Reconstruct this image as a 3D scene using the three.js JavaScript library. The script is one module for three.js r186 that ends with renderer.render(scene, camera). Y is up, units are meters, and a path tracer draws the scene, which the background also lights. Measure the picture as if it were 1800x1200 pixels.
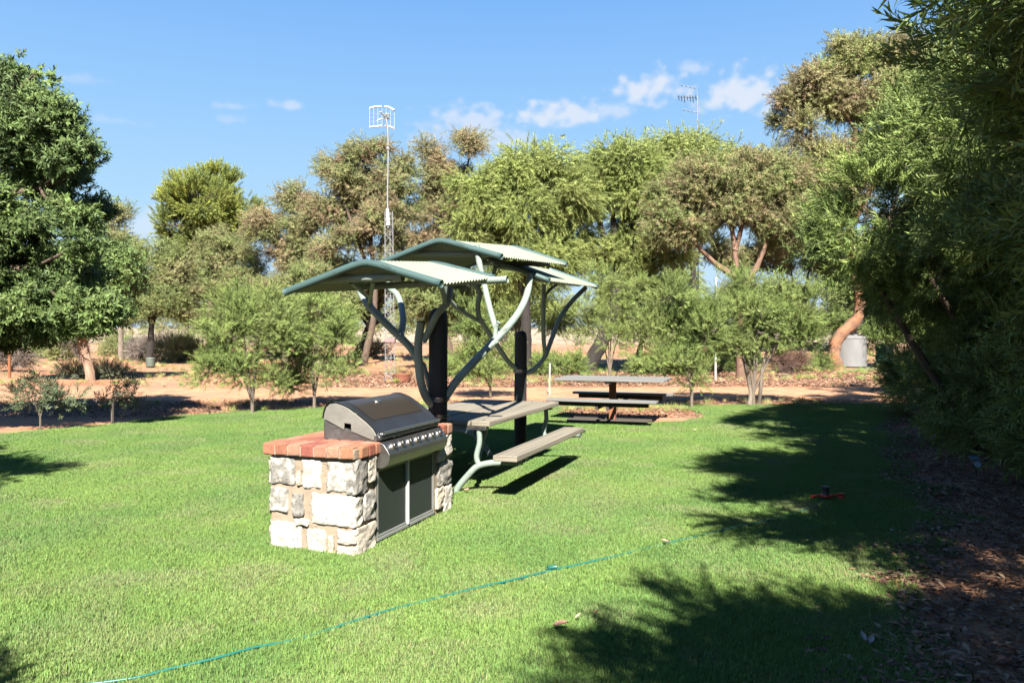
import * as THREE from 'three';
import { mergeGeometries, mergeVertices } from 'three/addons/utils/BufferGeometryUtils.js';
import { RoundedBoxGeometry } from 'three/addons/geometries/RoundedBoxGeometry.js';
import { createNoise3D } from 'simplex-noise';

// ------------------------------------------------------------------ camera, sky, sun, exposure
const EYE = 1.65, F = 1400, HORIZON = 580;
const scene = new THREE.Scene();
const camera = new THREE.PerspectiveCamera(2 * Math.atan(600 / F) * 180 / Math.PI, 1.5, 0.05, 3000);
const PITCH = -Math.atan((600 - HORIZON) / F);
camera.position.set(0, EYE, 0);
camera.rotation.x = PITCH;

const EXPOSURE = 5;
const renderer = new THREE.WebGLRenderer({ antialias: true });
renderer.toneMapping = THREE.LinearToneMapping;
renderer.toneMappingExposure = EXPOSURE;
renderer.shadowMap.enabled = true;

const SHADOW = new THREE.Vector3(-0.05, -0.93, -1).normalize();          // the way sunlight travels
const sun = new THREE.DirectionalLight(new THREE.Color(1, 0.945, 0.86), 5);
sun.name = 'sun';
sun.position.copy(SHADOW).multiplyScalar(-60).add(new THREE.Vector3(0, 0, -12));
sun.target.position.set(0, 0, -12);
sun.castShadow = true;
sun.shadow.mapSize.set(4096, 4096);
Object.assign(sun.shadow.camera, { left: -45, right: 45, top: 45, bottom: -45, near: 1, far: 160 });
scene.add(sun, sun.target);

// ------------------------------------------------------------------ random numbers, noise, places
function seeded(a) { return () => { a = (a + 0x6d2b79f5) | 0; let t = Math.imul(a ^ (a >>> 15), 1 | a); t = (t + Math.imul(t ^ (t >>> 7), 61 | t)) ^ t; return ((t ^ (t >>> 14)) >>> 0) / 4294967296; }; }
const noise3 = createNoise3D(seeded(5));
const fbm = (x, y, z, o = 4) => { let s = 0, a = 0.5; for (let i = 0; i < o; i++) { s += a * noise3(x, y, z); x *= 2.03; y *= 2.03; z *= 2.03; a *= 0.5; } return s; };
const V = (x, y, z) => new THREE.Vector3(x, y, z);
const lerp = (a, b, t) => a + (b - a) * t, clamp = (x, a = 0, b = 1) => Math.min(b, Math.max(a, x));
const smooth = (a, b, x) => { const t = clamp((x - a) / (b - a)); return t * t * (3 - 2 * t); };
function ray(px, py) { const x = (px - 900) / F, y = (600 - py) / F; return V(x, y * Math.cos(PITCH) + Math.sin(PITCH), y * Math.sin(PITCH) - Math.cos(PITCH)); }
function P(px, py, depth) { const d = ray(px, py); return d.multiplyScalar(depth / -d.z).add(V(0, EYE, 0)); }       // a place so many metres ahead
function G(px, py) { const d = ray(px, py); return d.multiplyScalar(EYE / -d.y).add(V(0, EYE, 0)); }               // a place on the ground
const lin = (r, g, b) => new THREE.Color().setRGB(r, g, b);

{ // the sky: clear blue, paler towards the horizon, with a few small fair-weather clouds all round
  const W = 3072, H = 1536, data = new Float32Array(W * H * 4), r = seeded(21);
  const stops = [[0, 0.64, 0.83, 1.0], [4, 0.57, 0.80, 1.0], [9, 0.45, 0.725, 1.0], [15, 0.335, 0.62, 0.995], [23, 0.21, 0.48, 0.96], [40, 0.10, 0.30, 0.80], [90, 0.045, 0.17, 0.58]];
  const tint = (e) => { e = Math.max(0, e); for (let i = 1; i < stops.length; i++) if (e <= stops[i][0]) { const t = (e - stops[i - 1][0]) / (stops[i][0] - stops[i - 1][0]); return [1, 2, 3].map((c) => lerp(stops[i - 1][c], stops[i][c], t)); } return stops[6].slice(1); };
  const clouds = [];                                                     // azimuth, elevation, half width, half height (degrees), density
  const put = (px, py, w, h, k) => { const d = ray(px, py).normalize(); clouds.push([Math.atan2(d.z, d.x), Math.asin(d.y), w / F, h / F, k]); };
  put(1140, 160, 62, 38, 1); put(1310, 168, 92, 46, 1); put(1222, 120, 36, 16, 0.6); put(985, 202, 92, 30, 0.95); put(1080, 197, 34, 20, 0.6); put(835, 218, 95, 40, 0.75);
  put(880, 248, 70, 26, 0.6); put(760, 240, 60, 26, 0.4); put(512, 186, 44, 10, 0.6); put(415, 188, 34, 9, 0.4); put(405, 210, 30, 9, 0.3); put(200, 212, 60, 8, 0.25); put(265, 398, 70, 36, 0.55); put(130, 138, 40, 10, 0.25);
  for (let i = 0; i < 60; i++) { const a = -1.57 + 0.62 + r() * (6.283 - 1.24); clouds.push([Math.atan2(Math.sin(a), Math.cos(a)), 0.12 + r() * 0.5, 0.03 + r() * 0.07, 0.012 + r() * 0.025, 0.4 + r() * 0.6]); }
  for (let row = 0; row < H; row++) {
    const el = ((row + 0.5) / H - 0.5) * Math.PI, base = tint(el * 180 / Math.PI), below = el < 0 ? clamp(1 + el * 4, 0.25, 1) : 1;
    const near = clouds.filter((c) => Math.abs(el - c[1]) < c[3] * 2.2);
    for (let col = 0; col < W; col++) {
      const az = ((col + 0.5) / W - 0.5) * 2 * Math.PI, o = (row * W + col) * 4;
      let a = 0;
      for (const c of near) {
        let da = az - c[0]; if (da > Math.PI) da -= 2 * Math.PI; if (da < -Math.PI) da += 2 * Math.PI;
        const x = da * Math.cos(el) / c[2], y = (el - c[1]) / c[3] * (el < c[1] ? 1.35 : 1), q = Math.sqrt(x * x + y * y);
        if (q > 2) continue;
        const n = fbm(az * 34, el * 50, c[4] * 7, 6);
        a = Math.max(a, smooth(1.05, 0.2, q - n * 0.85) * c[4] * 0.88);
      }
      for (let k = 0; k < 3; k++) data[o + k] = lerp(base[k] * below, [0.80, 0.86, 0.97][k], a) / EXPOSURE;
      data[o + 3] = 1;
    }
  }
  const sky = new THREE.DataTexture(data, W, H, THREE.RGBAFormat, THREE.FloatType);
  sky.mapping = THREE.EquirectangularReflectionMapping; sky.magFilter = THREE.LinearFilter; sky.needsUpdate = true;
  scene.background = sky; scene.environment = sky;
}

// ------------------------------------------------------------------ naming
const taken = new Map();
function numbered(name) { const n = taken.get(name) ?? 0; taken.set(name, n + 1); return n ? `${name}_${String(n).padStart(3, '0')}` : name; }
function thing(name, label, category, at = V(0, 0, 0), turn = 0, group) {
  const o = new THREE.Group(); o.name = numbered(name); o.position.copy(at); o.rotation.y = turn;
  o.userData = { label, category }; if (group) o.userData.group = group;
  scene.add(o); return o;
}
function part(name, geometry, material, parent, label) {
  const m = new THREE.Mesh(geometry, material); m.name = name; m.castShadow = m.receiveShadow = true;
  if (label) m.userData.label = label;
  parent.add(m); return m;
}
function top(name, geometry, material, label, category, at, group) {
  const m = new THREE.Mesh(geometry, material); m.name = numbered(name); m.castShadow = m.receiveShadow = true;
  m.userData = { label, category }; if (group) m.userData.group = group;
  if (at) m.position.copy(at); scene.add(m); return m;
}
function setting(name, geometry, material, kind = 'structure') {
  const m = geometry.isMesh ? geometry : new THREE.Mesh(geometry, material);
  m.name = numbered(name); m.castShadow = m.receiveShadow = true; m.userData.kind = kind; scene.add(m); return m;
}

// ------------------------------------------------------------------ computed textures
function lattice(seed) { const r = seeded(seed), t = new Float32Array(65536); for (let i = 0; i < t.length; i++) t[i] = r(); return t; }
const LAT = lattice(77);
function tile(u, v, fx, fy) {                                            // value noise that repeats over the unit square
  const x = u * fx, y = v * fy, xi = Math.floor(x), yi = Math.floor(y), a = x - xi, b = y - yi, s = a * a * (3 - 2 * a), t = b * b * (3 - 2 * b);
  const at = (i, j) => LAT[((((i % fx) + fx) % fx) * 131 + (((j % fy) + fy) % fy) * 7919 + fx * 37 + fy * 101) & 65535];
  return lerp(lerp(at(xi, yi), at(xi + 1, yi), s), lerp(at(xi, yi + 1), at(xi + 1, yi + 1), s), t);
}
const tfbm = (u, v, fx, fy, o = 4) => { let s = 0, a = 0.5, n = 0; for (let i = 0; i < o; i++) { s += a * tile(u, v, fx << i, fy << i); n += a; a *= 0.5; } return s / n; };
function tex(size, fn, srgb = true) {
  const d = new Uint8Array(size * size * 4);
  for (let j = 0; j < size; j++) for (let i = 0; i < size; i++) {
    const c = fn((i + 0.5) / size, (j + 0.5) / size), o = (j * size + i) * 4;
    for (let k = 0; k < 3; k++) { const x = clamp(Array.isArray(c) ? c[k] : c); d[o + k] = 255 * (srgb ? (x <= 0.0031308 ? x * 12.92 : 1.055 * Math.pow(x, 1 / 2.4) - 0.055) : x); }
    d[o + 3] = 255;
  }
  const t = new THREE.DataTexture(d, size, size); t.wrapS = t.wrapT = THREE.RepeatWrapping; t.magFilter = THREE.LinearFilter; t.minFilter = THREE.LinearMipmapLinearFilter; t.generateMipmaps = true;
  if (srgb) t.colorSpace = THREE.SRGBColorSpace; t.needsUpdate = true; return t;
}
const rep = (t, x, y) => { const c = t.clone(); c.repeat.set(x, y); c.needsUpdate = true; return c; };
const mix3 = (a, b, t) => a.map((x, i) => lerp(x, b[i], t));

const T = {};
T.soil = tex(512, (u, v) => { const n = tfbm(u, v, 8, 8, 5), g = tile(u, v, 180, 180), st = smooth(0.82, 0.9, tile(u, v, 90, 90)); return mix3([0.55 + 0.75 * n + 0.3 * (g - 0.5), 0.55 + 0.75 * n + 0.3 * (g - 0.5), 0.55 + 0.75 * n + 0.3 * (g - 0.5)].map((x) => x * 0.62), [0.35, 0.3, 0.28], st * 0.5); });
T.soilBump = tex(512, (u, v) => 0.6 * tfbm(u, v, 16, 16, 5) + 0.4 * tile(u, v, 160, 160), false);
T.bark = tex(512, (u, v) => { const s = tfbm(u, v, 24, 4, 5), b = tfbm(u, v, 6, 3, 4); const k = 0.45 + 0.7 * s; return mix3([k, k * 0.92, k * 0.84], [0.5, 0.44, 0.38], smooth(0.5, 0.7, b) * 0.5); });
T.barkBump = tex(512, (u, v) => tfbm(u, v, 28, 5, 5), false);
T.timber = tex(512, (u, v) => {                                          // grain runs along v
  const w = tfbm(u, v, 5, 2, 3), g = tfbm(u + w * 0.05, v, 48, 2, 4), f = tile(u, v, 240, 6), crack = smooth(0.14, 0.05, Math.abs(tfbm(u + w * 0.04, v, 14, 1, 3) - 0.5) * 2);
  const k = 0.5 + 0.55 * g + 0.22 * (f - 0.5) - 0.22 * crack; return [k, k * 0.965, k * 0.92];
});
T.timberBump = tex(512, (u, v) => { const w = tfbm(u, v, 5, 2, 3); return tfbm(u + w * 0.05, v, 48, 2, 4) - 0.4 * smooth(0.14, 0.05, Math.abs(tfbm(u + w * 0.04, v, 14, 1, 3) - 0.5) * 2); }, false);
T.grime = tex(512, (u, v) => { const a = tfbm(u, v, 6, 6, 5), b = tfbm(u, v, 40, 40, 2); const k = 0.82 + 0.3 * (a - 0.5) + 0.12 * (b - 0.5); return [k, k, k]; });
T.paint = tex(512, (u, v) => { const a = tfbm(u, v, 8, 8, 5), st = tfbm(u, v, 36, 3, 3), chip = smooth(0.70, 0.76, tfbm(u + 0.2, v, 14, 14, 4)), k = 0.84 + 0.35 * (a - 0.5) + 0.22 * (st - 0.5); return mix3([k, k, k * 0.98], [0.42, 0.33, 0.26], chip * 0.7); });
T.peel = tex(512, (u, v) => { const a = tfbm(u, v, 10, 3, 5), p = smooth(0.5, 0.56, tfbm(u, v, 6, 3, 4)), q = smooth(0.54, 0.66, tfbm(u + 0.4, v + 0.3, 22, 3, 4)), k = 0.5 + 0.7 * a; return mix3(mix3([k, k, k], [1.0, 1.35, 1.7].map((x) => x * 0.75 * k), p * 0.8), [0.3, 0.3, 0.3], q * 0.6); });
T.rough = tex(256, (u, v) => { const k = 0.45 + 0.8 * (tfbm(u, v, 5, 5, 5) - 0.5) + 0.25 * (tile(u, v, 60, 60) - 0.5); return k; }, false);
T.fine = tex(256, (u, v) => 0.5 * tile(u, v, 90, 90) + 0.5 * tfbm(u, v, 20, 20, 3), false);
T.brick = tex(256, (u, v) => { const a = tfbm(u, v, 10, 10, 4), s = smooth(0.62, 0.8, tfbm(u + 0.3, v, 4, 4, 4)), p = smooth(0.8, 0.9, tile(u, v, 50, 50)); const k = 0.7 + 0.55 * (a - 0.3); return mix3(mix3([k, k, k], [0.95, 0.93, 0.9], s * 0.4), [0.4, 0.36, 0.34], p * 0.5); });
T.stone = tex(512, (u, v) => { const a = tfbm(u, v, 12, 12, 5), pit = smooth(0.8, 0.9, tile(u, v, 44, 44)) * smooth(0.45, 0.6, tfbm(u, v, 6, 6, 3)); const k = 0.86 + 0.4 * (a - 0.5); return mix3([k, k * 0.985, k * 0.95], [0.28, 0.27, 0.26], pit * 0.8); });
T.stoneBump = tex(512, (u, v) => tfbm(u, v, 14, 14, 5) - 0.5 * smooth(0.8, 0.9, tile(u, v, 44, 44)), false);

const std = (o) => new THREE.MeshStandardMaterial(o);
const M = {
  roofSheet: std({ color: lin(0.185, 0.208, 0.146), roughness: 0.55, map: T.grime }),
  barge: std({ color: lin(0.036, 0.068, 0.065), roughness: 0.48, map: T.paint }),
  pipe: std({ color: lin(0.178, 0.22, 0.192), roughness: 0.5, map: T.paint, bumpMap: T.fine, bumpScale: 0.0012 }),
  post: std({ color: lin(0.016, 0.0165, 0.021), roughness: 0.75, map: T.bark, bumpMap: T.barkBump, bumpScale: 0.006 }),
  timber: std({ color: lin(0.178, 0.162, 0.128), roughness: 0.85, map: T.timber, bumpMap: T.timberBump, bumpScale: 0.004 }),
  timberGrey: std({ color: lin(0.13, 0.134, 0.13), roughness: 0.85, map: T.timber, bumpMap: T.timberBump, bumpScale: 0.004 }),
  timberDark: std({ color: lin(0.045, 0.038, 0.03), roughness: 0.9, map: T.timber, bumpMap: T.timberBump, bumpScale: 0.004 }),
  steel: std({ color: lin(0.165, 0.167, 0.168), metalness: 1, roughness: 0.46, map: T.grime }),
  steelDark: std({ color: lin(0.22, 0.215, 0.21), metalness: 0.9, roughness: 0.7, roughnessMap: T.rough, map: T.grime }),
  chrome: std({ color: lin(0.42, 0.41, 0.39), metalness: 1, roughness: 0.36 }),
  hoodGlass: new THREE.MeshPhysicalMaterial({ color: lin(0.020, 0.016, 0.012), roughness: 0.3 }),
  steelBright: std({ color: lin(0.30, 0.29, 0.265), metalness: 1, roughness: 0.42, map: T.grime }),
  steelMatte: std({ color: lin(0.21, 0.20, 0.175), metalness: 0.55, roughness: 0.6, map: T.grime }),
  black: std({ color: lin(0.02, 0.02, 0.021), roughness: 0.6 }),
  door: new THREE.MeshPhysicalMaterial({ color: lin(0.014, 0.019, 0.016), roughness: 0.62, specularIntensity: 0.6 }),
  aluminium: std({ color: lin(0.22, 0.23, 0.22), metalness: 0.3, roughness: 0.5, map: T.grime }),
  galvanised: std({ color: lin(0.22, 0.22, 0.22), metalness: 0.35, roughness: 0.5, map: T.grime }),
  whitePaint: std({ color: lin(0.36, 0.36, 0.35), roughness: 0.5 }),
  mortar: std({ color: lin(0.21, 0.163, 0.115), roughness: 0.95, map: T.grime, bumpMap: T.stoneBump, bumpScale: 0.006 }),
  stone: std({ color: lin(0.38, 0.376, 0.362), roughness: 0.92, map: T.stone, bumpMap: T.stoneBump, bumpScale: 0.008, vertexColors: true }),
  rust: std({ color: lin(0.16, 0.06, 0.022), roughness: 0.85, map: T.grime }),
  hose: std({ color: lin(0.008, 0.085, 0.066), roughness: 0.4 }),
  redPlastic: std({ color: lin(0.32, 0.03, 0.014), roughness: 0.4 }),
  concrete: std({ color: lin(0.2, 0.2, 0.19), roughness: 0.9, map: T.grime, bumpMap: T.fine, bumpScale: 0.004 }),
  bark: (c, b = 0.012) => std({ color: lin(...c), roughness: 0.92, map: T.bark, bumpMap: T.barkBump, bumpScale: b }),
};
const leafMaterial = (through = 0.35, rough = 0.62) => new THREE.MeshPhysicalMaterial({ color: lin(1, 1, 1), roughness: rough, transmission: through, thickness: 0, specularIntensity: 0.5, side: THREE.DoubleSide, vertexColors: true });
M.leaf = leafMaterial(0.33, 0.75); M.leafGlossy = leafMaterial(0.3, 0.68); M.grass = leafMaterial(0.3, 0.75); M.dry = leafMaterial(0.05, 0.9);

// ------------------------------------------------------------------ shapes
function setUV(g, fn) { const p = g.attributes.position, n = g.attributes.normal, a = new Float32Array(p.count * 2); for (let i = 0; i < p.count; i++) { const [u, v] = fn(p.getX(i), p.getY(i), p.getZ(i), n.getX(i), n.getY(i), n.getZ(i)); a[2 * i] = u; a[2 * i + 1] = v; } g.setAttribute('uv', new THREE.BufferAttribute(a, 2)); return g; }
const boxUV = (g, k = 1, off = 0) => setUV(g, (x, y, z, nx, ny, nz) => (Math.abs(ny) > 0.7 ? [x * k + off, z * k] : Math.abs(nx) > 0.7 ? [z * k + off, y * k] : [x * k + off, y * k]));
const rbox = (w, h, d, r = 0.006) => new RoundedBoxGeometry(w, h, d, 1, Math.min(r, w * 0.45, h * 0.45, d * 0.45));
function plank(w, h, len, seed = 0) {                                    // length along z, worn edges, grain along the length
  const g = new RoundedBoxGeometry(w, h, len, 2, Math.min(0.008, h * 0.4)); const p = g.attributes.position;
  for (let i = 0; i < p.count; i++) { const x = p.getX(i), y = p.getY(i), z = p.getZ(i); p.setXYZ(i, x + 0.004 * noise3(z * 2, seed, 1), y + 0.003 * noise3(z * 1.5 + x * 4, seed, 5), z + 0.006 * noise3(x * 9, y * 9, seed + 9)); }
  g.computeVertexNormals();
  return setUV(g, (x, y, z, nx, ny, nz) => [(Math.abs(ny) > 0.5 ? x : y) * 1.6 + seed * 0.37, z * 0.5 + seed * 0.21]);
}
function taper(points, radii, { seg = 8, per = 4, rough = 0, seed = 0, flare = 0 } = {}) {
  const curve = new THREE.CatmullRomCurve3(points, false, 'centripetal'), n = Math.max(2, (points.length - 1) * per), pos = [], uv = [], idx = [];
  const len = curve.getLength(); let up = V(0.31, 0.2, 0.93), t0 = null;
  for (let i = 0; i <= n; i++) {
    const t = i / n, c = curve.getPoint(t), tan = curve.getTangent(t), side = V().crossVectors(tan, up).normalize(); up = V().crossVectors(side, tan).normalize();
    const k = t * (radii.length - 1), j = Math.min(radii.length - 2, Math.floor(k)); let r = lerp(radii[j], radii[j + 1], k - j) * (1 + flare * Math.exp(-t * len * 5));
    for (let s = 0; s <= seg; s++) {
      const a = s / seg * 2 * Math.PI, rr = r * (1 + rough * noise3(Math.cos(a) * 1.2 + seed, c.y * 2.2, Math.sin(a) * 1.2 + c.x));
      pos.push(c.x + rr * (Math.cos(a) * side.x + Math.sin(a) * up.x), c.y + rr * (Math.cos(a) * side.y + Math.sin(a) * up.y), c.z + rr * (Math.cos(a) * side.z + Math.sin(a) * up.z)); uv.push(s / seg, t * len * 0.8);
      if (i && s) { const b = i * (seg + 1) + s; idx.push(b - seg - 2, b - 1, b, b - seg - 2, b, b - seg - 1); }
    }
  }
  const last = n * (seg + 1); const e = curve.getPoint(1), b0 = curve.getPoint(0); const ie = pos.length / 3; pos.push(e.x, e.y, e.z, b0.x, b0.y, b0.z); uv.push(0.5, 0, 0.5, 0);
  for (let s = 0; s < seg; s++) { idx.push(last + s, last + s + 1, ie, s + 1, s, ie + 1); }
  const g = new THREE.BufferGeometry(); g.setAttribute('position', new THREE.Float32BufferAttribute(pos, 3)); g.setAttribute('uv', new THREE.Float32BufferAttribute(uv, 2)); g.setIndex(idx); g.computeVertexNormals(); return g;
}
const tube = (pts, r, seg = 10) => taper(pts, [r, r], { seg, per: 7 });
function cyl(a, b, r, seg = 12) { return taper([a, a.clone().lerp(b, 0.5), b], [r, r], { seg, per: 1 }); }
const into = (g, o) => g.applyMatrix4(new THREE.Matrix4().copy(o.matrixWorld).invert());

// leaves: each is a narrow folded blade; a spray is a twig with its leaves
function Leaves() { return { p: [], c: [], i: [] }; }
function addLeaf(L, at, dir, len, wid, normal, color, bend = 0.15) {
  const s = V().crossVectors(dir, normal).normalize(), n = V().crossVectors(s, dir).normalize(), b = L.p.length / 3;
  const mid = at.clone().addScaledVector(dir, len * 0.45).addScaledVector(n, -bend * len * 0.15), tip = at.clone().addScaledVector(dir, len).addScaledVector(n, -bend * len);
  const l = mid.clone().addScaledVector(s, -wid / 2).addScaledVector(n, wid * 0.14), r = mid.clone().addScaledVector(s, wid / 2).addScaledVector(n, wid * 0.14);
  for (const q of [at, l, mid, tip, r]) { L.p.push(q.x, q.y, q.z); L.c.push(...color); }
  L.i.push(b, b + 2, b + 1, b + 1, b + 2, b + 3, b, b + 4, b + 2, b + 2, b + 4, b + 3);
}
function closeLeaves(L) { const g = new THREE.BufferGeometry(); g.setAttribute('position', new THREE.Float32BufferAttribute(L.p, 3)); g.setAttribute('color', new THREE.Float32BufferAttribute(L.c, 3)); g.setIndex(L.i); g.computeVertexNormals(); return g; }
function twig(L, a, b, r, color) { const d = V().subVectors(b, a).normalize(), s = V().crossVectors(d, V(0.3, 0.2, 0.9)).normalize().multiplyScalar(r), n = L.p.length / 3; const q = V().crossVectors(d, s).normalize().multiplyScalar(r); for (const [c, k] of [[a, 1], [b, 0.5]]) for (const w of [s, q.clone(), s.clone().negate()]) { L.p.push(c.x + w.x * k, c.y + w.y * k, c.z + w.z * k); L.c.push(...color); } for (const [i, j] of [[0, 1], [1, 2], [2, 0]]) L.i.push(n + i, n + j, n + 3 + j, n + i, n + 3 + j, n + 3 + i); }
function spray({ seed, stem = 0.3, count = 16, len = 0.09, wid = 0.018, splay = 0.8, sag = 0.2, bend = 0.2, pairs = false, stemColor = [0.35, 0.24, 0.15], twigR = 0.003, start = 0.05, upright = 0 }) {
  const r = seeded(seed), L = Leaves(), at = (t) => V(0.05 * stem * Math.sin(t * 3 + seed), stem * t, sag * stem * t * t);
  for (let i = 0; i < 3; i++) twig(L, at(i / 3), at((i + 1) / 3), twigR, stemColor);
  for (let i = 0; i < count; i++) {
    const t = lerp(start, 1, (i + 0.5 * r()) / count), base = at(t), tan = at(t + 0.03).sub(at(t - 0.03)).normalize(), a = pairs ? (i % 2 ? Math.PI : 0) + (r() - 0.5) * 0.9 : i * 2.4 + r();
    const out = V(Math.cos(a), 0, Math.sin(a)), k = splay * (0.7 + 0.6 * r()) * (t > 0.93 ? 0.4 : 1), d = tan.clone().multiplyScalar(1).addScaledVector(out, k).add(V(0, upright, 0)).normalize();
    const nrm = tan.clone().addScaledVector(out, -0.4).add(V((r() - 0.5) * 0.9, (r() - 0.5) * 0.9, (r() - 0.5) * 0.9)).normalize(), s = 0.75 + 0.5 * r(), j = 0.82 + 0.36 * r();
    addLeaf(L, base, d, len * s, wid * (0.8 + 0.4 * r()), nrm, [j * (0.94 + 0.12 * r()), j, j * (0.9 + 0.2 * r())], bend * (0.4 + 1.2 * r()));
  }
  return closeLeaves(L);
}
const S = {
  gum: spray({ seed: 3, stem: 0.40, count: 24, len: 0.115, wid: 0.024, splay: 0.75, sag: 0.35, bend: 0.3, twigR: 0.004 }),
  pepper: spray({ seed: 4, stem: 0.44, count: 30, len: 0.10, wid: 0.018, splay: 0.6, sag: 0.2, bend: 0.25, twigR: 0.004 }),
  pine: spray({ seed: 5, stem: 0.4, count: 34, len: 0.16, wid: 0.02, splay: 0.55, sag: 0.1, bend: 0.05, twigR: 0.005 }),
  ash: spray({ seed: 6, stem: 0.2, count: 17, len: 0.075, wid: 0.024, splay: 1.1, sag: 0.3, bend: 0.3, twigR: 0.003, start: 0.25 }),
  brush: spray({ seed: 7, stem: 0.24, count: 24, len: 0.062, wid: 0.0095, splay: 0.8, sag: 0.25, bend: 0.1, twigR: 0.0025 }),
  hedge: spray({ seed: 8, stem: 0.28, count: 26, len: 0.085, wid: 0.0135, splay: 0.75, sag: 0.45, bend: 0.18, twigR: 0.0028, stemColor: [0.5, 0.32, 0.2] }),
  young: spray({ seed: 9, stem: 0.13, count: 12, len: 0.045, wid: 0.013, splay: 1.0, sag: 0.2, bend: 0.25, twigR: 0.002, start: 0.2 }),
  twigs: (() => { const L = Leaves(), r = seeded(12); for (let i = 0; i < 9; i++) { const a = V((r() - 0.5) * 0.1, r() * 0.15, (r() - 0.5) * 0.1), b = a.clone().add(V((r() - 0.5) * 0.35, 0.2 + r() * 0.3, (r() - 0.5) * 0.35)); twig(L, a, b, 0.006, [0.9, 0.85, 0.8]); twig(L, a.clone().lerp(b, 0.5), b.clone().add(V((r() - 0.5) * 0.2, -0.05, (r() - 0.5) * 0.2)), 0.004, [0.9, 0.85, 0.8]); } return closeLeaves(L); })(),
};
const Y = V(0, 1, 0);
function instances(name, geometry, material, list, parent) {             // list of { at, dir, scale, color }
  const m = new THREE.InstancedMesh(geometry, material, list.length), q = new THREE.Quaternion(), w = new THREE.Quaternion(), mat = new THREE.Matrix4(), s = V(), c = new THREE.Color(), r = seeded(list.length + 3);
  list.forEach((e, i) => { q.setFromUnitVectors(Y, e.dir); w.setFromAxisAngle(Y, e.twist ?? r() * 6.283); q.multiply(w); mat.compose(e.at, q, s.setScalar(e.scale)); m.setMatrixAt(i, mat); m.setColorAt(i, c.setRGB(...e.color)); });
  m.name = name; m.userData.kind = 'stuff'; m.castShadow = m.receiveShadow = true; parent.add(m); return m;
}
// lobes: { c: centre, r: radii }; leaves gather in clumps on and in the lobes; noise leaves gaps
function foliage(lobes, { n, clumps, clump = 0.3, flat = 0.7, out = 0.7, up = 0.3, wild = 0.6, scale = 1, jitter = 0.3, colors, seed = 1, inner = 0.35, gap = -0.9, low = -1, mixScale = 0.8, holes = 1.7 }) {
  const r = seeded(seed), g = () => (r() + r() + r() - 1.5) * 0.95, list = [], tips = [];
  const w = lobes.map((l) => Math.pow(l.r.x * l.r.y * l.r.z, 0.667) * (l.w ?? 1)), sum = w.reduce((a, b) => a + b, 0);
  lobes.forEach((l, li) => {
    const k = Math.max(2, Math.round(clumps * w[li] / sum)), each = Math.max(3, Math.round(n * w[li] / sum / k));
    for (let i = 0; i < k; i++) {
      let d; do { d = V(g(), g(), g()).normalize(); } while (d.y < low + 0.3 * r());
      const f = inner + (1.16 - inner) * Math.pow(r(), 0.62), c = V(d.x * l.r.x, d.y * l.r.y, d.z * l.r.z).multiplyScalar(f).add(l.c);
      if (noise3(c.x * holes + seed, c.y * holes, c.z * holes) < gap) continue;
      tips.push([l.c, c]);
      const rc = clump * (0.6 + 0.8 * r()), pick = noise3(c.x * mixScale + 9, c.y * mixScale + seed, c.z * mixScale) * 0.5 + 0.5 + (r() - 0.5) * 0.5, tone = 0.86 + 0.28 * r();
      for (let j = 0; j < each; j++) {
        const o = V(g(), g() * flat, g()).multiplyScalar(rc), at = c.clone().add(o), dir = d.clone().multiplyScalar(out).addScaledVector(o, 0.5 / rc).add(V(g() * wild, up + g() * wild, g() * wild)).normalize();
        const q = clamp(pick + (r() - 0.5) * 0.35, 0, 0.999) * (colors.length - 1), a = Math.floor(q), k2 = tone * (0.85 + 0.3 * r());
        list.push({ at, dir, scale: scale * (1 + (r() - 0.5) * 2 * jitter), color: mix3(colors[a], colors[a + 1] ?? colors[a], q - a).map((x) => x * k2) });
      }
    }
  });
  return { list, tips };
}
const C = {
  gum: [[0.17, 0.212, 0.074], [0.195, 0.22, 0.082], [0.222, 0.222, 0.094], [0.245, 0.205, 0.104], [0.245, 0.172, 0.102]],
  olive: [[0.155, 0.20, 0.062], [0.18, 0.215, 0.07], [0.20, 0.212, 0.08], [0.205, 0.185, 0.088]],
  redgum: [[0.17, 0.22, 0.064], [0.195, 0.212, 0.076], [0.22, 0.175, 0.088], [0.18, 0.222, 0.07], [0.215, 0.15, 0.084]],
  pepper: [[0.17, 0.225, 0.055], [0.215, 0.265, 0.068], [0.25, 0.29, 0.085], [0.19, 0.235, 0.06]],
  pine: [[0.14, 0.175, 0.045], [0.18, 0.21, 0.045], [0.225, 0.245, 0.045], [0.255, 0.265, 0.042]],
  ash: [[0.052, 0.09, 0.024], [0.078, 0.126, 0.032], [0.112, 0.165, 0.043], [0.068, 0.112, 0.029]],
  brush: [[0.125, 0.182, 0.047], [0.162, 0.22, 0.054], [0.195, 0.245, 0.07], [0.145, 0.19, 0.056]],
  hedge: [[0.092, 0.138, 0.032], [0.128, 0.18, 0.042], [0.17, 0.222, 0.053], [0.12, 0.168, 0.042]],
  young: [[0.05, 0.08, 0.038], [0.075, 0.108, 0.05], [0.12, 0.15, 0.078], [0.2, 0.15, 0.12]],
  salt: [[0.11, 0.14, 0.09], [0.15, 0.18, 0.12], [0.165, 0.19, 0.115]],
  dead: [[0.2, 0.17, 0.15], [0.26, 0.225, 0.2], [0.17, 0.14, 0.125]],
};
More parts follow.
